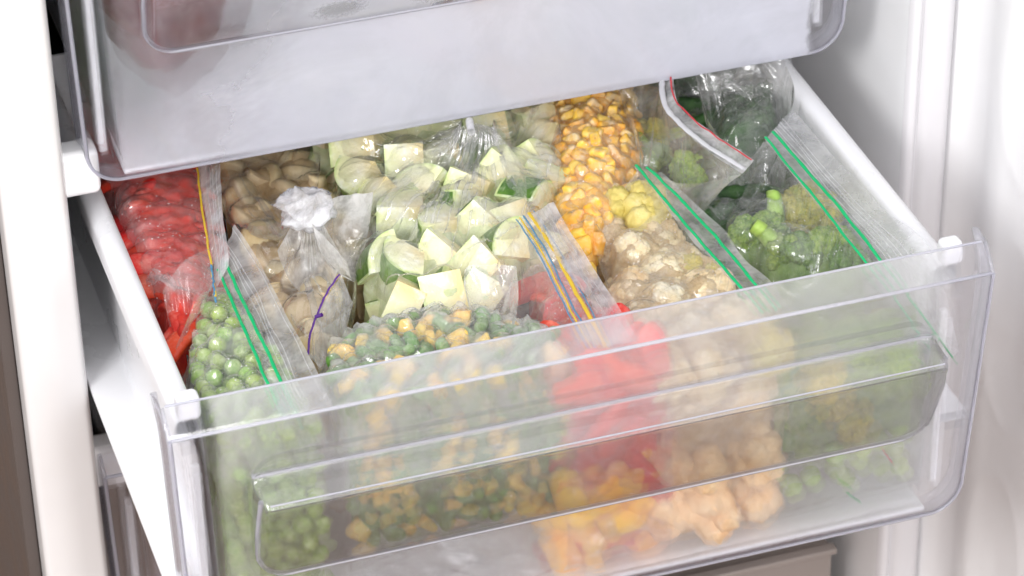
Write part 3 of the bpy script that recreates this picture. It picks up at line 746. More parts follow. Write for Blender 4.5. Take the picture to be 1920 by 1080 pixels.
def sheet(name, P, parent, mat, hm=None, nat=None, slack=(1.06, 1.04), pins='tblr', iters=120, g=.00035, bend=.12, jit=.0012, sub=3, lift=.0008, crease=0, focus=None, ch=.0011):
    """relax an over-sized film over the height map: compression buckles it into folds"""
    n, m = P.shape[:2]; P = P.copy()
    if nat: lu, lv = nat[0] / (n - 1), nat[1] / (m - 1); LU = np.full((n - 1, m), lu); LV = np.full((n, m - 1), lv)
    else:
        LU = np.linalg.norm(P[1:] - P[:-1], axis=2); LV = np.linalg.norm(P[:, 1:] - P[:, :-1], axis=2)
    LU = LU * slack[0]; LV = LV * slack[1]
    W = np.ones((n, m, 1))
    if 't' in pins: W[:, 0] = 0
    if 'b' in pins: W[:, -1] = 0
    if 'l' in pins: W[0] = 0
    if 'r' in pins: W[-1] = 0
    fz = np.array([[noise.noise(Vector((i * .17 + hash(name) % 50 * 0 + P[0, 0, 0] * 90, j * .17, 3.3))) for j in range(m)] for i in range(n)])
    P[..., 2:] += (W > 0) * (fz[..., None] * jit * 2 + rng.normal(size=(n, m, 1)) * jit * .4)
    O = P.copy()
    def proj(a, b, wa, wb, L, k):
        d = b - a; l = np.linalg.norm(d, axis=-1, keepdims=True) + 1e-9
        c = k * d * (1 - L[..., None] / l) / np.maximum(wa + wb, 1e-6)
        a += wa * c; b -= wb * c
    LD = np.sqrt(LU[:, :-1] ** 2 + LV[:-1] ** 2)
    BU = LU[1:] + LU[:-1]; BV = LV[:, 1:] + LV[:, :-1]
    for it in range(iters):
        v = (P - O) * .93; O = P.copy()
        P += W * (v + np.array([0, 0, -g]))
        for _ in range(sub):
            for s in (0, 1):
                proj(P[s:-1:2], P[s + 1::2], W[s:-1:2], W[s + 1::2], LU[s::2], .95)
                proj(P[:, s:-1:2], P[:, s + 1::2], W[:, s:-1:2], W[:, s + 1::2], LV[:, s::2], .95)
                a = P[s:-1:2, :-1]; proj(P[s:-1:2, :-1], P[s + 1::2, 1:], W[s:-1:2, :-1], W[s + 1::2, 1:], LD[s::2], .25)
                proj(P[s + 1::2, :-1], P[s:-1:2, 1:], W[s + 1::2, :-1], W[s:-1:2, 1:], LD[s::2], .25)
            for s in (0, 1, 2):
                proj(P[s:-2:3], P[s + 2::3], W[s:-2:3], W[s + 2::3], BU[s::3], bend) if P[s:-2:3].shape[0] == P[s + 2::3].shape[0] else None
                proj(P[:, s:-2:3], P[:, s + 2::3], W[:, s:-2:3], W[:, s + 2::3], BV[:, s::3], bend) if P[:, s:-2:3].shape[1] == P[:, s + 2::3].shape[1] else None
        if hm is not None:
            h = hm.at(P[..., 0], P[..., 1]) + lift
            P[..., 2] = np.where(W[..., 0] > 0, np.maximum(P[..., 2], h), P[..., 2])
            if callable(getattr(hm, 'dummy', None)): pass
    if crease:
        P = upsample(P); pleats(P, crease, focus, ch)
    o = link(name, grid_mesh(name, P), parent, mat)
    return o
def blurmax(hm, k=2):
    h = hm.h.copy()
    for _ in range(k):
        q = h.copy()
        q[1:-1, 1:-1] = (h[1:-1, 1:-1] * 2 + h[2:, 1:-1] + h[:-2, 1:-1] + h[1:-1, 2:] + h[1:-1, :-2]) / 6
        h = np.maximum(hm.h, q)
    hm.h = h; return hm
def pl(pts, z):
    """picture points -> world line; z number or list"""
    zs = z if hasattr(z, '__len__') else [z] * len(pts)
    out = []
    for p, zz in zip(pts, zs):
        q = at(p[0], p[1], zz)
        while q[1] < .009 and zz > -.15: zz -= .001; q = at(p[0], p[1], zz)      # stays behind the clear front
        out.append(q)
    return out
def ruled(name, A, B, parent, mat, n=60, m=14, wave=.0012, seed=0, sag=0):
    a, b = smooth_line(A, n), smooth_line(B, n)
    v = np.linspace(0, 1, m)[None, :, None]; P = a[:, None] * (1 - v) + b[:, None] * v
    for i in range(n):
        for j in range(m):
            P[i, j, 2] += wave * noise.noise(Vector((i * .11 + seed, j * .12, seed))) - sag * math.sin(math.pi * j / (m - 1))
            P[i, j, 0] += wave * .6 * noise.noise(Vector((i * .09 + seed, j * .2, seed + 4)))
    return link(name, grid_mesh(name, P), parent, mat), P
def lip_lines(P, cols, parent, mat, name='lip_ridge', r=.00022):
    n, m = P.shape[:2]
    for c in cols:
        f = c * (m - 1); j = min(int(f), m - 2); a = f - j
        tube(name, [tuple(P[i, j] * (1 - a) + P[i, j + 1] * a + np.array([0, 0, .0004])) for i in range(0, n, 2)], r, mat, parent, 5)
def zipline(name, pts, r, mat, parent, flat=.5, lift=.001):
    L = smooth_line(pts, 90); L[:, 2] += lift
    sd = pts[0][0] * 900
    for i, q in enumerate(L):
        q[0] += .0005 * noise.noise(Vector((i * .11, sd, 0))) + .00012 * noise.noise(Vector((i * .9, sd, 4))); q[2] += .0008 * noise.noise(Vector((i * .13, sd, 9)))
    rr = lambda t: r * (1 + .22 * noise.noise(Vector((t * 25, sd, 2))))
    return tube(name, [tuple(p) for p in L], rr, mat, parent, 8, flat)
def bag(label, group='bags of frozen vegetables', loc=(0, 0, 0)):
    return tag(empty('freezer_bag', (0, 0, 0)), label, 'freezer bag', group)

# ================================================================== BAGS
NB = 90
M_ice_red = food('frozen_red_juice', [(.3, (.50, .012, .010)), (.7, (.76, .06, .03))], 90, .25, .4, .5, 0, 0, fcol=(.9, .42, .38), fscale=80)
M_ice_corn = food('caked_corn_frost', [(.3, (.62, .26, .02)), (.7, (.85, .48, .08))], 110, .4, .5, .6, 0, 0, fcol=(.94, .82, .6), fscale=90)
M_ice_mush = food('mushroom_frost', [(.3, (.36, .23, .10)), (.7, (.62, .46, .24))], 80, .3, .5, .5, 0, 0, fcol=(.85, .76, .58), fscale=70)
M_ice_curd = food('curd_crumbs', [(.3, (.50, .32, .13)), (.7, (.80, .62, .36))], 160, .3, .6, 1.0, 0, 0, fcol=(.9, .82, .66), fscale=110, bscale=600)
M_ice_green = food('green_frost', [(.3, (.10, .19, .04)), (.7, (.24, .36, .10))], 120, .25, .5, .6, 0, 0, fcol=(.55, .64, .5), fscale=110)
M_ice_zucc = food('zucchini_frost', [(.3, (.42, .50, .22)), (.7, (.72, .75, .46))], 70, .35, .5, .5, 0, 0, fcol=(.8, .84, .7), fscale=80)
# ---- A: red pepper bag, back left
hA = HM(); zA = -.030
pA = pl([(150, 260), (372, 220), (382, 420), (398, 520), (345, 610), (330, 720), (255, 620)], zA)
fill(pA, zA, {'red_pepper': 6}, {'*': ('red pepper strip in the bag by the left wall', 'pepper strip', 'pepper strips in the left bag')},
     hA, drop=.014, layers=2.5, tries=4200, pack=.50, maxn=170, scv=(.75, 1.15), rotf=lambda k: Euler((random.gauss(0, .35), random.gauss(0, .3), random.uniform(0, 6.28))))
A = bag('clear bag of red pepper strips with thin yellow zip line against left drawer wall')
ice(pA, hA, M_ice_red, A, off=.0018, k=9, rough=.002)
crystals(pA, hA, A, 260)
blurmax(hA, 5)
P = coons(pl([(172, 330), (400, 275)], [-.05, -.03]), pl([(303, 715), (360, 590), (420, 530)], [-.10, -.045, -.035]), pl([(172, 330), (240, 530), (303, 715)], [-.05, -.055, -.1]), pl([(400, 275), (390, 400), (420, 530)], [-.03, -.026, -.035]), NB, NB)
sheet('bag_film', P, A, film('rimed_red_bag_film', .15, rough=.12, bs=.5, scale=60, white=(.95, .80, .80), gloss=1.3), hA, slack=(1.10, 1.05), crease=40)
o, Pl = ruled('zip_lip', pl([(368, 300), (384, 400), (398, 480), (402, 548)], [-.022, -.020, -.020, -.022]), pl([(412, 290), (418, 400), (428, 470), (428, 500)], [-.008, -.008, -.010, -.016]), A, M_lip, seed=2)
lip_lines(Pl, (.3, .5, .62, .8), A, M_lip)
zipline('zip_line', pl([(370, 318), (380, 400), (390, 460), (399, 520), (404, 560)], [-.021, -.019, -.019, -.020, -.022]), .0006, M_yellow, A)
zipline('zip_line', pl([(396, 500), (402, 548), (405, 570)], [-.019, -.021, -.023]), .0006, M_blue, A)
P = coons(pl([(400, 462), (398, 545)], [-.018, -.018]), pl([(305, 545), (330, 650)], [-.026, -.04]), pl([(400, 462), (345, 490), (305, 545)], [-.018, -.014, -.026]), pl([(398, 545), (370, 560), (330, 650)], [-.018, -.018, -.04]), 40, 50)
sheet('bag_corner', P, A, film('pinkish_loose_film', .13, rough=.14, white=(.95, .85, .86)), None, slack=(1.12, 1.06), pins='tlr', g=.0001, iters=60)
# ---- B: peas, front left
hB = HM(); zB = -.030
pB = pl([(362, 560), (405, 520), (470, 560), (560, 690), (575, 760), (300, 830), (298, 680)], zB)
pB = [p for p in pB if p[1] > .013] 
pB = pl([(368, 552), (410, 515), (500, 600), (560, 700)], zB) + [np.array([-.140, .0075, zB]), np.array([-.193, .0075, zB]), np.array([-.193, .07, zB])]
fill(pB, zB, {'pea': 1}, {'*': ('green pea in the front left bag', 'pea', 'peas in the front left bag')}, hB, drop=.014, round_=.02, layers=4, tries=14000, front=.0080, pack=.90, maxn=290)
B = bag('clear bag of green peas with two green zip lines at front left corner of drawer')
crystals(pB, hB, B, 200)
ice(pB, hB, M_ice_green, B, off=.005, k=6, front=(-.192, -.142, -.045))
blurmax(hB, 2)
P = coons(pl([(372, 545), (425, 500)], [-.045, -.030]), [np.array([-.1955, 0.0055, -.055]), np.array([-.137, 0.0055, -.045])],
          [*pl([(372, 545), (300, 690)], [-.045, -.05]), np.array([-.1955, 0.0055, -.055])], [*pl([(425, 500), (530, 700)], [-.030, -.034]), np.array([-.137, 0.0055, -.045])], 70, NB)
sheet('bag_film', P, B, M_film_rimed, hB, slack=(1.06, 1.05), crease=45, ch=.0012, lift=.002)
o, Pl = ruled('zip_lip', pl([(406, 508), (450, 600), (495, 715), (530, 790)], [-.022, -.021, -.022, -.028]), pl([(440, 420), (492, 500), (545, 600), (597, 705), (625, 760)], [-.010, -.012, -.012, -.016, -.024]), B, M_lip_clear, m=24, wave=.002, seed=5)
lip_lines(Pl, (.30, .42, .5, .58, .9), B, M_lip)
zipline('zip_line', pl([(409, 508), (445, 590), (480, 670), (502, 722), (540, 800)], [-.020] * 3 + [-.021, -.03]), .0009, M_green, B)
zipline('zip_line', pl([(424, 496), (462, 580), (500, 660), (526, 716), (560, 790)], [-.018] * 3 + [-.020, -.03]), .00095, M_green, B)
# ---- C: mushrooms
hC = HM(); zC = -.040
pC = pl([(385, 215), (600, 180), (700, 330), (690, 470), (650, 560), (590, 670), (540, 620), (440, 440)], zC)
fill(pC, zC, {'mushroom': 1}, {'*': ('beige mushroom in the knotted bag', 'mushroom', 'mushrooms in the knotted bag')}, hC, drop=.012, tries=3600, pack=.70, maxn=90)
C_ = bag('knotted clear bag of beige mushrooms with a white twisted knot on top')
ice(pC, hC, M_ice_mush, C_, off=.004, k=8)
blurmax(hC, 6)
kn = (575, 392)
P = coons(pl([(545, 405), (560, 395), (600, 395)], [-.016] * 3), pl([(560, 680), (600, 640), (665, 560)], [-.06, -.05, -.05]), pl([(545, 405), (480, 480), (560, 680)], [-.016, -.035, -.06]), pl([(600, 395), (660, 470), (665, 560)], [-.016, -.035, -.05]), NB, 60)
sheet('bag_film', P, C_, M_film_shiny, hC, nat=(.10, .085), slack=(1.0, 1.04), bend=.08, crease=60, focus=at(575, 392, 0))
P = coons(pl([(545, 405), (555, 380), (590, 372)], [-.016] * 3), pl([(425, 420), (420, 300), (600, 250)], [-.05, -.05, -.05]), pl([(545, 405), (490, 425), (425, 420)], [-.016, -.03, -.05]), pl([(590, 372), (600, 320), (600, 250)], [-.016, -.025, -.05]), NB, 60)
sheet('bag_film', P, C_, M_film_shiny, hC, nat=(.12, .06), slack=(1.0, 1.04), bend=.08, crease=60, focus=at(575, 392, 0))
# knot and tails
kc = at(570, 392, -.009)
v = V4.copy(); rr = .72 + .55 * (1 - np.abs(nz(V4, 1.5, 3)) * 2.2) * .7 + .07 * (1 - np.abs(nz(V4, 4, 8)) * 2.5); v = v * rr[:, None] * np.array([.0165, .0160, .010])
kn_o = mk('knot', v + kc, F4, M_knot); link('knot', kn_o, C_)
def fan(name, c0, c1, e0, e1, z0, z1, nat, parent, mat, n=64, m=44, g=.00005, mid=None):
    L = pl([c0] + ([mid[0]] if mid else []) + [e0], [z0] + ([(z0 + z1) / 2 + .004] if mid else []) + [z1]); Rr = pl([c1] + ([mid[1]] if mid else []) + [e1], [z0] + ([(z0 + z1) / 2 + .004] if mid else []) + [z1])
    P = coons([L[0], Rr[0]], [L[-1], Rr[-1]], L, Rr, n, m)
    sheet(name, P, parent, mat, None, nat=nat, slack=(1, 1.03), pins='tlr', g=g, iters=90, bend=.06, jit=.002, crease=30, focus=L[0])
fan('knot_tail', (595, 380), (585, 420), (700, 360), (650, 490), -.008, -.014, (.055, .034), C_, film('tail_film', .6, rough=.12, bs=.5), g=.0001)
fan('knot_tail', (560, 400), (600, 410), (520, 470), (640, 480), -.010, -.020, (.05, .03), C_, film('tail_film_pale', .5, rough=.15, bs=.5), g=.0001)
# ---- D: zucchini, centre back
hD = HM(); zD = -.017
pD = pl([(555, 170), (1030, 90), (1050, 310), (1040, 370), (965, 440), (930, 500), (700, 530), (665, 460), (690, 380)], zD)
fill(pD, zD, {'zucchini': 1}, {'*': ('pale zucchini chunk in the gathered bag', 'zucchini chunk', 'zucchini chunks in the gathered bag')}, hD, drop=.022, round_=.03, tries=9000, pack=.74, maxn=190, slope=(0, .04), rotf=lambda k: Euler((random.gauss(.2, .6), random.gauss(0, .6), random.uniform(.4, 2.6))), scv=(.88, 1.08))
D = bag('large gathered shiny bag of pale zucchini chunks under the upper drawer')
hD0 = HM(); hD0.h = hD.h.copy(); ice(pD, hD, M_ice_zucc, D, off=.006, k=8)
blurmax(hD, 8)
P = coons(pl([(862, 238), (890, 232), (925, 238)], [-.005] * 3), pl([(650, 500), (760, 575), (975, 480)], [-.045, -.045, -.04]), pl([(862, 238), (720, 340), (650, 500)], [-.005, -.010, -.045]), pl([(925, 238), (985, 330), (975, 480)], [-.005, -.009, -.04]), 110, 70)
sheet('bag_film', P, D, M_film_shiny, hD, nat=(.145, .085), slack=(1.0, 1.03), bend=.06, iters=140, crease=70, focus=at(890, 232, 0), ch=.0016)
P = coons(pl([(862, 238), (868, 225)], [-.005] * 2), pl([(655, 480), (560, 330), (560, 235)], [-.045, -.05, -.045]), pl([(862, 238), (740, 350), (655, 480)], [-.005, -.010, -.045]), pl([(868, 225), (700, 235), (560, 235)], [-.005, -.010, -.045]), NB, 60)
sheet('bag_film', P, D, M_film_shiny, hD, nat=(.11, .09), slack=(1.0, 1.03), bend=.06, crease=70, focus=at(890, 232, 0), ch=.0016)
P = coons(pl([(925, 238), (925, 225)], [-.005] * 2), pl([(975, 485), (1050, 380), (1045, 215)], [-.045, -.045, -.045]), pl([(925, 238), (985, 350), (975, 485)], [-.005, -.010, -.045]), pl([(925, 225), (980, 200), (1045, 215)], [-.005, -.008, -.045]), NB, 60)
sheet('bag_film', P, D, M_film_shiny, hD, nat=(.10, .06), slack=(1.0, 1.03), bend=.06, crease=70, focus=at(890, 232, 0), ch=.0016)
fan('gathered_tail', (878, 232), (925, 240), (880, 190), (1045, 205), -.004, -.006, (.08, .04), D, M_film_shiny, g=.00005)
tube('twist_tie', [at(880, 226, -.003), at(884, 248, -.002)], .0022, M_knot, D)
# ---- E: corn and green beans, front
hE = HM(); zE = -.020
pE = pl([(612, 620), (700, 575), (880, 548), (955, 575)], zE) + [np.array([-.004, .045, 0]), np.array([-.012, 0.0055, 0]), np.array([-.122, 0.0055, 0]), np.array([-.125, .045, 0])]
fill(pE, zE, {'corn': 4, 'bean': 6}, {'corn': ('yellow corn kernel in the corn and bean bag', 'corn kernel', 'corn kernels in the mixed bag'),
     'bean': ('green bean piece in the corn and bean bag', 'bean piece', 'bean pieces in the mixed bag')}, hE, drop=.016, round_=.02, tries=14000, layers=3, front=.0060, zfloor=-.122, pack=.86, maxn=460, scv=(.70, .98))
E_ = bag('open clear bag of yellow corn and cut green beans behind the clear front')
crystals(pE, hE, E_, 120)
ice(pE, hE, M_ice_green, E_, off=.004, k=6, front=(-.124, -.006, -.045), zf=-.118)
blurmax(hE, 4)
P = coons(pl([(640, 590), (740, 545), (830, 545), (965, 505)], [-.030, -.022, -.024, -.020]), [np.array([-.128, 0.0035, -.05]), np.array([-.004, 0.0035, -.045])],
          [*pl([(640, 590), (590, 650)], [-.03, -.045]), np.array([-.130, 0.0035, -.05])], [*pl([(965, 505), (955, 600)], [-.020, -.032]), np.array([-.004, 0.0035, -.045])], NB, 60)
sheet('bag_film', P, E_, film('frosty_mixed_bag_film', .24, rough=.14, bs=.5, scale=60), hE, slack=(1.12, 1.12), pins='blr', crease=70, ch=.0014, lift=.003)
P = coons(pl([(870, 530), (880, 500), (968, 498)], [-.016, -.012, -.012]), pl([(900, 650), (960, 625)], [-.030, -.030]), pl([(870, 530), (880, 580), (900, 650)], [-.016, -.018, -.03]), pl([(968, 498), (972, 560), (960, 625)], [-.012, -.014, -.03]), 50, 60)
sheet('bag_flap', P, E_, M_lip_clear, None, slack=(1.14, 1.05), g=.0001, bend=.06, iters=80, crease=25)
P = coons(pl([(580, 668), (596, 590), (640, 515)], [-.040, -.028, -.018]), pl([(600, 690), (640, 640), (662, 570)], [-.040, -.034, -.028]), pl([(580, 668), (600, 690)], [-.04, -.04]), pl([(640, 515), (662, 570)], [-.018, -.028]), 50, 20)
sheet('bag_flap', P, E_, M_lip_clear, None, slack=(1.04, 1.1), g=.0, iters=50)
zipline('purple_tie_line', pl([(578, 668), (582, 630), (600, 580), (617, 545), (637, 516)], [-.040, -.033, -.026, -.022, -.017]), .0006, M_purple, E_)
tube('tie_knot', [at(592, 594, -.027), at(604, 590, -.025)], .0011, M_purple, E_)
# film down the front, with the slanting bottom edge
def front_film(name, x0, x1, zt, zb0, zb1, parent, mat, y=.0045, jit=.0018, seed=0, n=90, m=70):
    P = np.zeros((n, m, 3))
    for i in range(n):
        for j in range(m):
            u, v = i / (n - 1), j / (m - 1); x = x0 + (x1 - x0) * u; zb = zb0 + (zb1 - zb0) * u; z = zt + (zb - zt) * v
            a = noise.noise(Vector((x * 60 + seed, z * 25, seed))); b = 1 - abs(noise.noise(Vector((x * 45 + z * 60 + seed, z * 45, seed + 5)))) * 2
            edge = max(0, (v - .85) / .15, abs(u - .5) * 2 * 1.0 - .85) 
            P[i, j] = (x, y + jit * a + jit * .7 * b + .01 * min(1, edge) ** 2, z)
    return link(name, grid_mesh(name, P), parent, mat)
front_film('bag_front_film', -.130, -.004, -.045, -.140, -.110, E_, M_film_frost, seed=3)
front_film('bag_front_film', -.196, -.128, -.045, -.165, -.165, B, M_film, seed=8)
# ---- F: second red pepper bag with orange pieces, pressed on the front
hF = HM(); zF = -.028
pF = pl([(985, 470), (1060, 480), (1180, 640)], zF) + [np.array([.046, 0.0015, 0]), np.array([-.002, 0.0015, 0]), np.array([.000, .06, 0])]
fill(pF, zF, {'red_pepper': 5}, {'*': ('red pepper strip in the middle front bag', 'pepper strip', 'pepper strips in the middle bag')}, hF, drop=.012, tries=6000, pack=.46, maxn=170, front=.0025, zfloor=-.125,
     rotf=ROT_FRONT)
hF2 = HM()
fill([(-.012, 0.0015), (.040, 0.0015), (.045, .05), (-.01, .05)], -.100, {'orange_pepper': 5, 'red_pepper': 1}, {'orange_pepper': ('orange pepper piece low in the middle front bag', 'pepper piece', 'orange pepper pieces'),
     'red_pepper': ('red pepper strip among the low orange pieces', 'pepper strip', 'low pepper strips')}, hF2, drop=.004, tries=5000, pack=.48, maxn=110, front=.0025, rotf=ROT_FRONT)
F_ = bag('clear bag of red and orange peppers with yellow zip lines pressed on the front')
crystals(pF, hF, F_, 200)
ice(pF, hF, M_ice_red, F_, off=.004, k=6, front=(-.008, .043, -.045))
blurmax(hF, 5)
P = coons(pl([(940, 480), (1050, 420)], [-.040, -.030]), [np.array([-.008, -0.0005, -.05]), np.array([.05, -0.0005, -.05])], [*pl([(940, 480), (955, 600)], [-.04, -.045]), np.array([-.008, -0.0005, -.05])], [*pl([(1050, 420), (1170, 600)], [-.030, -.034]), np.array([.05, -0.0005, -.05])], 60, NB)
sheet('bag_film', P, F_, film('rosy_bag_film', .10, rough=.12, bs=.5, white=(.95, .82, .84)), hF, slack=(1.08, 1.06), crease=40)
P = coons(pl([(925, 505), (980, 420)], [-.020, -.018]), pl([(965, 600), (1080, 605)], [-.035, -.024]), pl([(925, 505), (965, 600)], [-.02, -.035]), pl([(980, 420), (1030, 500), (1080, 605)], [-.018, -.019, -.024]), 50, 50)
sheet('bag_shoulder', P, F_, M_film_frost, hF, slack=(1.10, 1.05), g=.0001, crease=20)
front_film('bag_front_film', -.012, .047, -.050, -.166, -.166, F_, film('pink_front_film', .16, rough=.08, bs=.9, scale=55, white=(.97, .74, .80), gloss=1.6), seed=14, jit=.0020, y=-.0015)
o, Pl = ruled('zip_lip', pl([(972, 412), (1020, 500), (1075, 602), (1100, 650)], [-.018, -.018, -.020, -.026]), pl([(1037, 380), (1085, 460), (1165, 585), (1195, 640)], [-.008, -.010, -.016, -.024]), F_, M_lip, m=24, wave=.0012, seed=9)
lip_lines(Pl, (.55, .66, .75, .84), F_, M_lip_clear)
for (a, b, r_, mt, nm) in ((992, 1108, .0011, M_yellow, 'zip_line'), (974, 1080, .0005, M_yellow, 'zip_line'), (981, 1088, .0005, M_blue, 'zip_line'), (1000, 1116, .0004, M_blue, 'zip_line'), (968, 1073, .0004, M_blue, 'zip_line')):
    zipline(nm, pl([(a, 412 - (a - 972) * .5), ((a * 2 + b) / 3 + 3, 470 - (a - 972) * .3), ((a + 2 * b) / 3 + 3, 540 - (a - 972) * .2), (b, 604 - (a - 972) * .15), (b + 28, 655)], [-.016, -.016, -.017, -.018, -.026]), r_, mt, F_)
# ---- G: frosty corn
hG = HM(); zG = -.024
pG = pl([(1005, 130), (1180, 100), (1205, 240), (1180, 310), (1150, 380), (1108, 435), (1050, 385), (1035, 320)], zG)
fill(pG, zG, {'frosty_corn': 1}, {'*': ('frosted corn kernel in the bag right of the zucchini', 'corn kernel', 'frosty corn kernels')}, hG, drop=.020, round_=.028, tries=12000, layers=5, pack=.72, maxn=290, scv=(.85, 1.3))
G_ = bag('clear bag of frosty orange-yellow corn kernels right of the zucchini bag')
ice(pG, hG, M_ice_corn, G_, off=.0005, k=6)
crystals(pG, hG, G_, 160)
blurmax(hG, 3)
P = coons(pl([(1000, 220), (1150, 150), (1235, 170)], [-.035, -.02, -.02]), pl([(1090, 475), (1130, 455), (1190, 330)], [-.05, -.045, -.03]), pl([(1000, 220), (1035, 370), (1090, 475)], [-.035, -.035, -.05]), pl([(1235, 170), (1220, 260), (1190, 330)], [-.02, -.016, -.03]), NB, NB)
sheet('bag_film', P, G_, M_film, hG, slack=(1.09, 1.05), bend=.06, crease=40, focus=at(1200, 310, 0), ch=.0012)
# ---- H: red zip bag
hH = HM(); zH = -.030
pH = pl([(1185, 200), (1260, 200), (1350, 290), (1280, 330), (1200, 300)], zH)
fill(pH, zH, {'lbrocc': 1, 'ybrocc': 1}, {'*': ('pale green floret in the red zipped bag', 'broccoli floret', 'florets in the red zipped bag')}, hH, drop=.012, tries=900, pack=.8, maxn=12)
H_ = bag('flat clear bag with red zip line lying over the corn and dark greens')
blurmax(hH, 4)
P = coons(pl([(1160, 165), (1240, 150)], [-.024, -.004]), pl([(1200, 315), (1290, 345), (1392, 325)], [-.016, -.010, -.006]), pl([(1160, 165), (1195, 250), (1200, 315)], [-.024, -.018, -.016]), pl([(1240, 150), (1258, 215), (1320, 275), (1392, 325)], [-.004, -.004, -.005, -.006]), NB, NB)
sheet('bag_film', P, H_, film('thick_clear_film', .18, rough=.09, bs=.5, scale=50, gloss=1.5), hH, slack=(1.09, 1.07), bend=.06, g=.0002, crease=35, focus=at(1200, 315, 0), ch=.0012)
o, Pl = ruled('zip_lip', pl([(1232, 140), (1245, 200), (1310, 270), (1392, 326)], -.004), pl([(1262, 130), (1272, 195), (1335, 248), (1414, 300)], -.001), H_, M_lip, seed=21, wave=.001)
zipline('zip_line', pl([(1257, 130), (1262, 180), (1300, 226), (1350, 264), (1409, 302)], -.0005), .0005, M_red, H_)
zipline('zip_bead', pl([(1240, 140), (1250, 205), (1312, 266), (1396, 320)], -.002), .0016, M_bead, H_)
# ---- I: cauliflower
hI = HM(); zI = -.034
pI = pl([(1110, 400), (1190, 335), (1262, 372), (1345, 452), (1425, 560)], zI) + [np.array([.108, 0.0075, 0]), np.array([.045, 0.0075, 0]), np.array([.040, .06, 0])]
fill(pI, zI, {'cauli': 12, 'ycauli': 1}, {'*': ('cream cauliflower floret in the green zipped bag', 'cauliflower floret', 'cauliflower florets')}, hI, drop=.012, tries=4000, pack=.64, maxn=110, front=.008, zfloor=-.11, rotf=lambda k: Euler((random.gauss(0, .5), random.gauss(0, .5), random.uniform(0, 6.28))))
fill([(.035, 0.0075), (.105, 0.0075), (.115, .05), (.035, .05)], -.098, {'ocauli': 1}, {'*': ('orange-tinted floret low behind the clear front', 'cauliflower floret', 'orange-tinted florets')}, HM(), drop=.004, tries=1500, pack=.72, maxn=30, front=.0165, zfloor=-.150)
put('ycauli', at(1195, 395, -.040), 'yellow-green floret at the back end of the cauliflower bag', 'cauliflower floret', None, Euler((.3, .2, 0)), 1.25)
I_ = bag('clear bag of cream cauliflower florets with two green zip lines beside the corn')
crystals(pI, hI, I_, 150)
ice(pI, hI, M_ice_curd, I_, off=.003, k=7, rough=.003, front=(.046, .108, -.045))
blurmax(hI, 5)
P = coons(pl([(1105, 440), (1195, 320)], [-.045, -.022]), [np.array([.040, 0.0055, -.05]), np.array([.112, 0.0055, -.05])], [*pl([(1105, 440), (1160, 590)], [-.045, -.045]), np.array([.040, 0.0055, -.05])], [*pl([(1195, 320), (1300, 440), (1400, 545)], [-.022, -.022, -.026]), np.array([.112, 0.0055, -.05])], 70, NB)
sheet('bag_film', P, I_, M_film_frost, hI, slack=(1.08, 1.06), crease=25, ch=.0007)
o, Pl = ruled('zip_lip', pl([(1188, 312), (1290, 440), (1385, 542), (1430, 600)], [-.017, -.018, -.019, -.028]), pl([(1240, 325), (1340, 415), (1385, 470), (1442, 528), (1490, 590)], [-.014, -.016, -.018, -.022, -.032]), I_, M_lip_clear, m=20, wave=.0015, seed=31)
zipline('zip_line', pl([(1193, 312), (1245, 375), (1300, 440), (1350, 497), (1388, 540), (1430, 590)], [-.015] * 5 + [-.026]), .0010, M_green, I_)
zipline('zip_line', pl([(1213, 316), (1275, 375), (1330, 434), (1380, 490), (1412, 530), (1455, 585)], [-.014] * 5 + [-.026]), .00105, M_green, I_)
front_film('bag_front_film', .045, .112, -.050, -.160, -.150, I_, M_film_frost, seed=24)
# ---- J: dark greens, back right
hJ = HM(); zJ = -.046
pJ = pl([(1190, 330), (1190, 90), (1400, 60), (1500, 230), (1440, 330), (1400, 450), (1350, 440)], zJ)
fill(pJ, zJ, {'pod': 3, 'brocc': 2}, {'pod': ('dark green bean in the crinkled bag', 'green bean', 'dark green beans at the back right'), 'brocc': ('dark floret in the crinkled bag', 'broccoli floret', 'dark florets at the back right')},
     hJ, drop=.010, tries=3000, pack=.7, maxn=80, rotf=lambda k: Euler((random.gauss(0, .4), random.gauss(0, .3), random.gauss(.1, .35) if k == 'pod' else random.uniform(0, 6))))
J_ = bag('crinkled clear bag of very dark greens at the back right corner')
# chopped leaf mass
n_, m_ = 90, 90
P = coons(pl([(1340, 200), (1480, 170)], -.05), pl([(1350, 300), (1450, 290)], -.05), pl([(1340, 200), (1350, 300)], -.05), pl([(1480, 170), (1450, 290)], -.05), n_, m_)
for i in range(n_):
    for j in range(m_):
        e = min(i, j, n_ - 1 - i, m_ - 1 - j) / 20; p = P[i, j]
        p[2] = -.062 + .030 * min(1, e) ** .5 + .0045 * noise.noise(Vector((p[0] * 230, p[1] * 230, 1))) + .003 * noise.noise(Vector((p[0] * 600, p[1] * 600, 1)))
gr = link('chopped_greens', grid_mesh('chopped_greens', P, False), None, M_dark_green)
tag(gr, 'mass of finely chopped dark greens in the crinkled bag at the back right', 'chopped greens', kind='stuff')
for q in P[::4, ::4].reshape(-1, 3): hJ.add(q, .006, .001)
ice(pJ, hJ, M_dark_green, J_, off=.004, k=8)
blurmax(hJ, 5)
P = coons(pl([(1270, 130), (1480, 95)], [-.03, -.02]), pl([(1350, 445), (1440, 330)], [-.06, -.03]), pl([(1270, 130), (1250, 330), (1350, 445)], [-.03, -.05, -.06]), pl([(1480, 95), (1500, 200), (1440, 330)], [-.02, -.022, -.03]), 100, 100)
sheet('bag_film', P, J_, M_film_grey, hJ, slack=(1.14, 1.08), bend=.05, g=.0003, jit=.003, crease=80, ch=.0018)
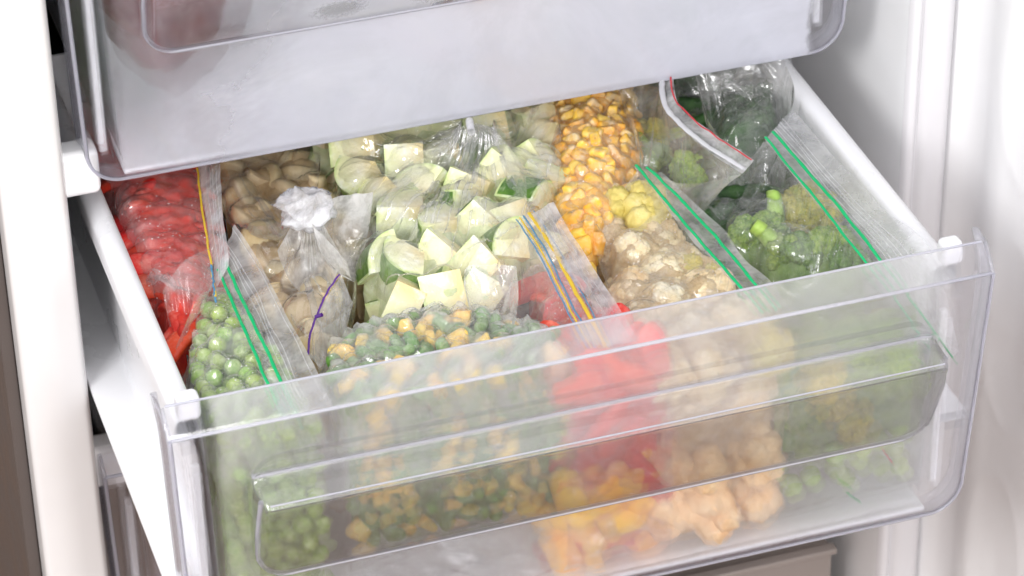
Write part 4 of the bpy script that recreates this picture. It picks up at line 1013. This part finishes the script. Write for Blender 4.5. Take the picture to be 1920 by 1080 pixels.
P = coons(pl([(1300, 130), (1470, 110)], [-.015, -.010]), pl([(1395, 310), (1478, 222)], [-.014, -.014]), pl([(1300, 130), (1330, 230), (1395, 310)], [-.015, -.016, -.014]), pl([(1470, 110), (1490, 170), (1478, 222)], [-.01, -.012, -.014]), 70, 60)
sheet('bag_fold', P, J_, film('crisp_grey_film', .18, rough=.08, bs=.4, gloss=1.6), None, slack=(1.14, 1.10), bend=.05, g=.0003, jit=.004, crease=50, ch=.002, focus=at(1440, 280, 0))
# ---- K: broccoli, right
hK = HM(); zK = -.038
pK = pl([(1370, 430), (1440, 370), (1540, 400), (1640, 500)], zK) + [np.array([.180, 0.0095, 0]), np.array([.116, 0.0095, 0]), np.array([.112, .05, 0])]
lb = {'*': ('broccoli floret in the wide bag at the right', 'broccoli floret', 'broccoli florets at the right')}
for (px, py, kd, s, rt) in ((1515, 400, 'ybrocc', 1.25, (.1, .0, 0)), (1440, 425, 'lbrocc', .95, (2.4, .6, 0)), (1560, 470, 'lbrocc', 1.15, (-.4, .3, 0)), (1500, 480, 'brocc', 1.0, (.2, .3, 0)), (1465, 470, 'lbrocc', .95, (2.2, -.5, .6)), (1400, 440, 'lbrocc', .8, (.8, 0, 0)), (1590, 500, 'brocc', 1.0, (0, .4, 0))):
    c = at(px, py, zK - .012)
    put(kd, c, {'ybrocc': 'yellowed broccoli floret near the green zip of the right bag', 'lbrocc': 'light green broccoli floret among those in the right bag', 'brocc': 'dark green broccoli floret in the front of the right bag'}[kd], 'broccoli floret', 'broccoli florets at the right', Euler(rt), s); hK.add(c, .016 * s)
fill(pK, zK - .018, {'brocc': 1, 'lbrocc': 2, 'ybrocc': 2.5}, lb, hK, drop=.012, tries=6000, pack=.74, maxn=70, front=.015, zfloor=-.106, rotf=lambda k: Euler((random.gauss(0, .6), random.gauss(0, .6), random.uniform(0, 6.28))))
K_ = bag('clear bag of broccoli with two green zip lines and wide lip against right drawer wall')
crystals(pK, hK, K_, 120)
ice(pK, hK, M_ice_green, K_, off=.010, k=8, front=(.110, .190, -.04), zf=-.12)
blurmax(hK, 5)
P = coons(pl([(1395, 360), (1440, 255)], [-.04, -.016]), [np.array([.118, 0.0075, -.05]), np.array([.188, 0.0075, -.05])], [*pl([(1395, 360), (1360, 440), (1430, 540)], [-.04, -.05, -.045]), np.array([.118, 0.0075, -.05])], [*pl([(1440, 255), (1530, 370), (1625, 490)], [-.016, -.017, -.020]), np.array([.188, 0.0075, -.05])], 80, NB)
sheet('bag_film', P, K_, M_film_grey, hK, slack=(1.07, 1.05), crease=30, ch=.0008, focus=at(1445, 255, 0))
o, Pl = ruled('zip_lip', pl([(1434, 262), (1525, 375), (1620, 492), (1750, 680)], [-.014, -.015, -.018, -.030]), pl([(1485, 205), (1570, 300), (1660, 395), (1745, 470), (1800, 660)], [-.012, -.014, -.016, -.018, -.034]), K_, M_lip_clear, m=30, wave=.0012, seed=41)
lip_lines(Pl, (.34, .40, .50, .56, .66), K_, M_lip, r=.0003)
zipline('zip_line', pl([(1436, 260), (1500, 340), (1565, 420), (1620, 490), (1690, 580), (1760, 682)], [-.012] * 3 + [-.014, -.022, -.030]), .0009, M_green, K_)
zipline('zip_line', pl([(1449, 250), (1520, 330), (1590, 412), (1648, 487), (1715, 575), (1784, 670)], [-.011] * 3 + [-.013, -.022, -.030]), .0011, M_green, K_)
front_film('bag_front_film', .114, .190, -.050, -.122, -.120, K_, M_film_grey, seed=44)
# ---- L: small bag low at the front right, and clear empty film low at the front
hL = HM()
fill([(.100, 0.0065), (.188, 0.0065), (.188, .05), (.100, .05)], -.116, {'pea': 1}, {'*': ('dull green pea in the small low bag', 'pea', 'peas in the small low bag')}, hL, drop=.01, tries=4000, pack=.95, maxn=110, front=.0070, zfloor=-.156, scv=(1.15, 1.5))
L_ = bag('small clear bag of dull green peas low at the right of the front')
front_film('bag_film', .094, .194, -.116, -.162, -.158, L_, M_film_frost, seed=51)
zipline('zip_line', [np.array([.170, .0030, -.126]), np.array([.176, .0030, -.136])], .0007, M_red, L_)
zipline('zip_line', [np.array([.150, .0030, -.150]), np.array([.158, .0030, -.158])], .0009, M_green, L_)
N_ = bag('crumpled empty-looking clear bag low behind the left half of the clear front')
front_film('bag_film', -.130, -.014, -.118, -.166, -.166, N_, M_film_grey, seed=61, jit=.005)
o = front_film('bag_fold', -.120, -.030, -.128, -.166, -.160, N_, M_film_grey, seed=66, jit=.006); o.location.y = .012
# ---- peppers in the upper drawer, dim behind the frost
hU = HM()
v = V4 * (1 + .3 * nz(V4, 1.4, 20) + .06 * nz(V4, 5, 3))[:, None] * np.array([.040, .050, .075]) + np.array([-.146, .300, .100])
fb = mk('frozen_bundle', v, F4, food('dark_frozen_meat', [(.3, (.10, .02, .02)), (.7, (.26, .06, .05))], 40, .4, .5, .4, 0, 0, fcol=(.5, .38, .40)))
tag(link('frozen_bundle', fb), 'dark reddish frozen bundle dimly seen at the left of the frosted upper drawer', 'frozen bundle')
fill([(-.01, .240), (.06, .240), (.06, .30), (-.01, .30)], .120, {'orange_pepper': 1}, {'*': ('orange pepper piece in the frosted upper drawer', 'pepper piece', 'peppers in the upper drawer')}, hU, drop=.01, tries=800, pack=.6, maxn=22, front=.235, zfloor=.055)
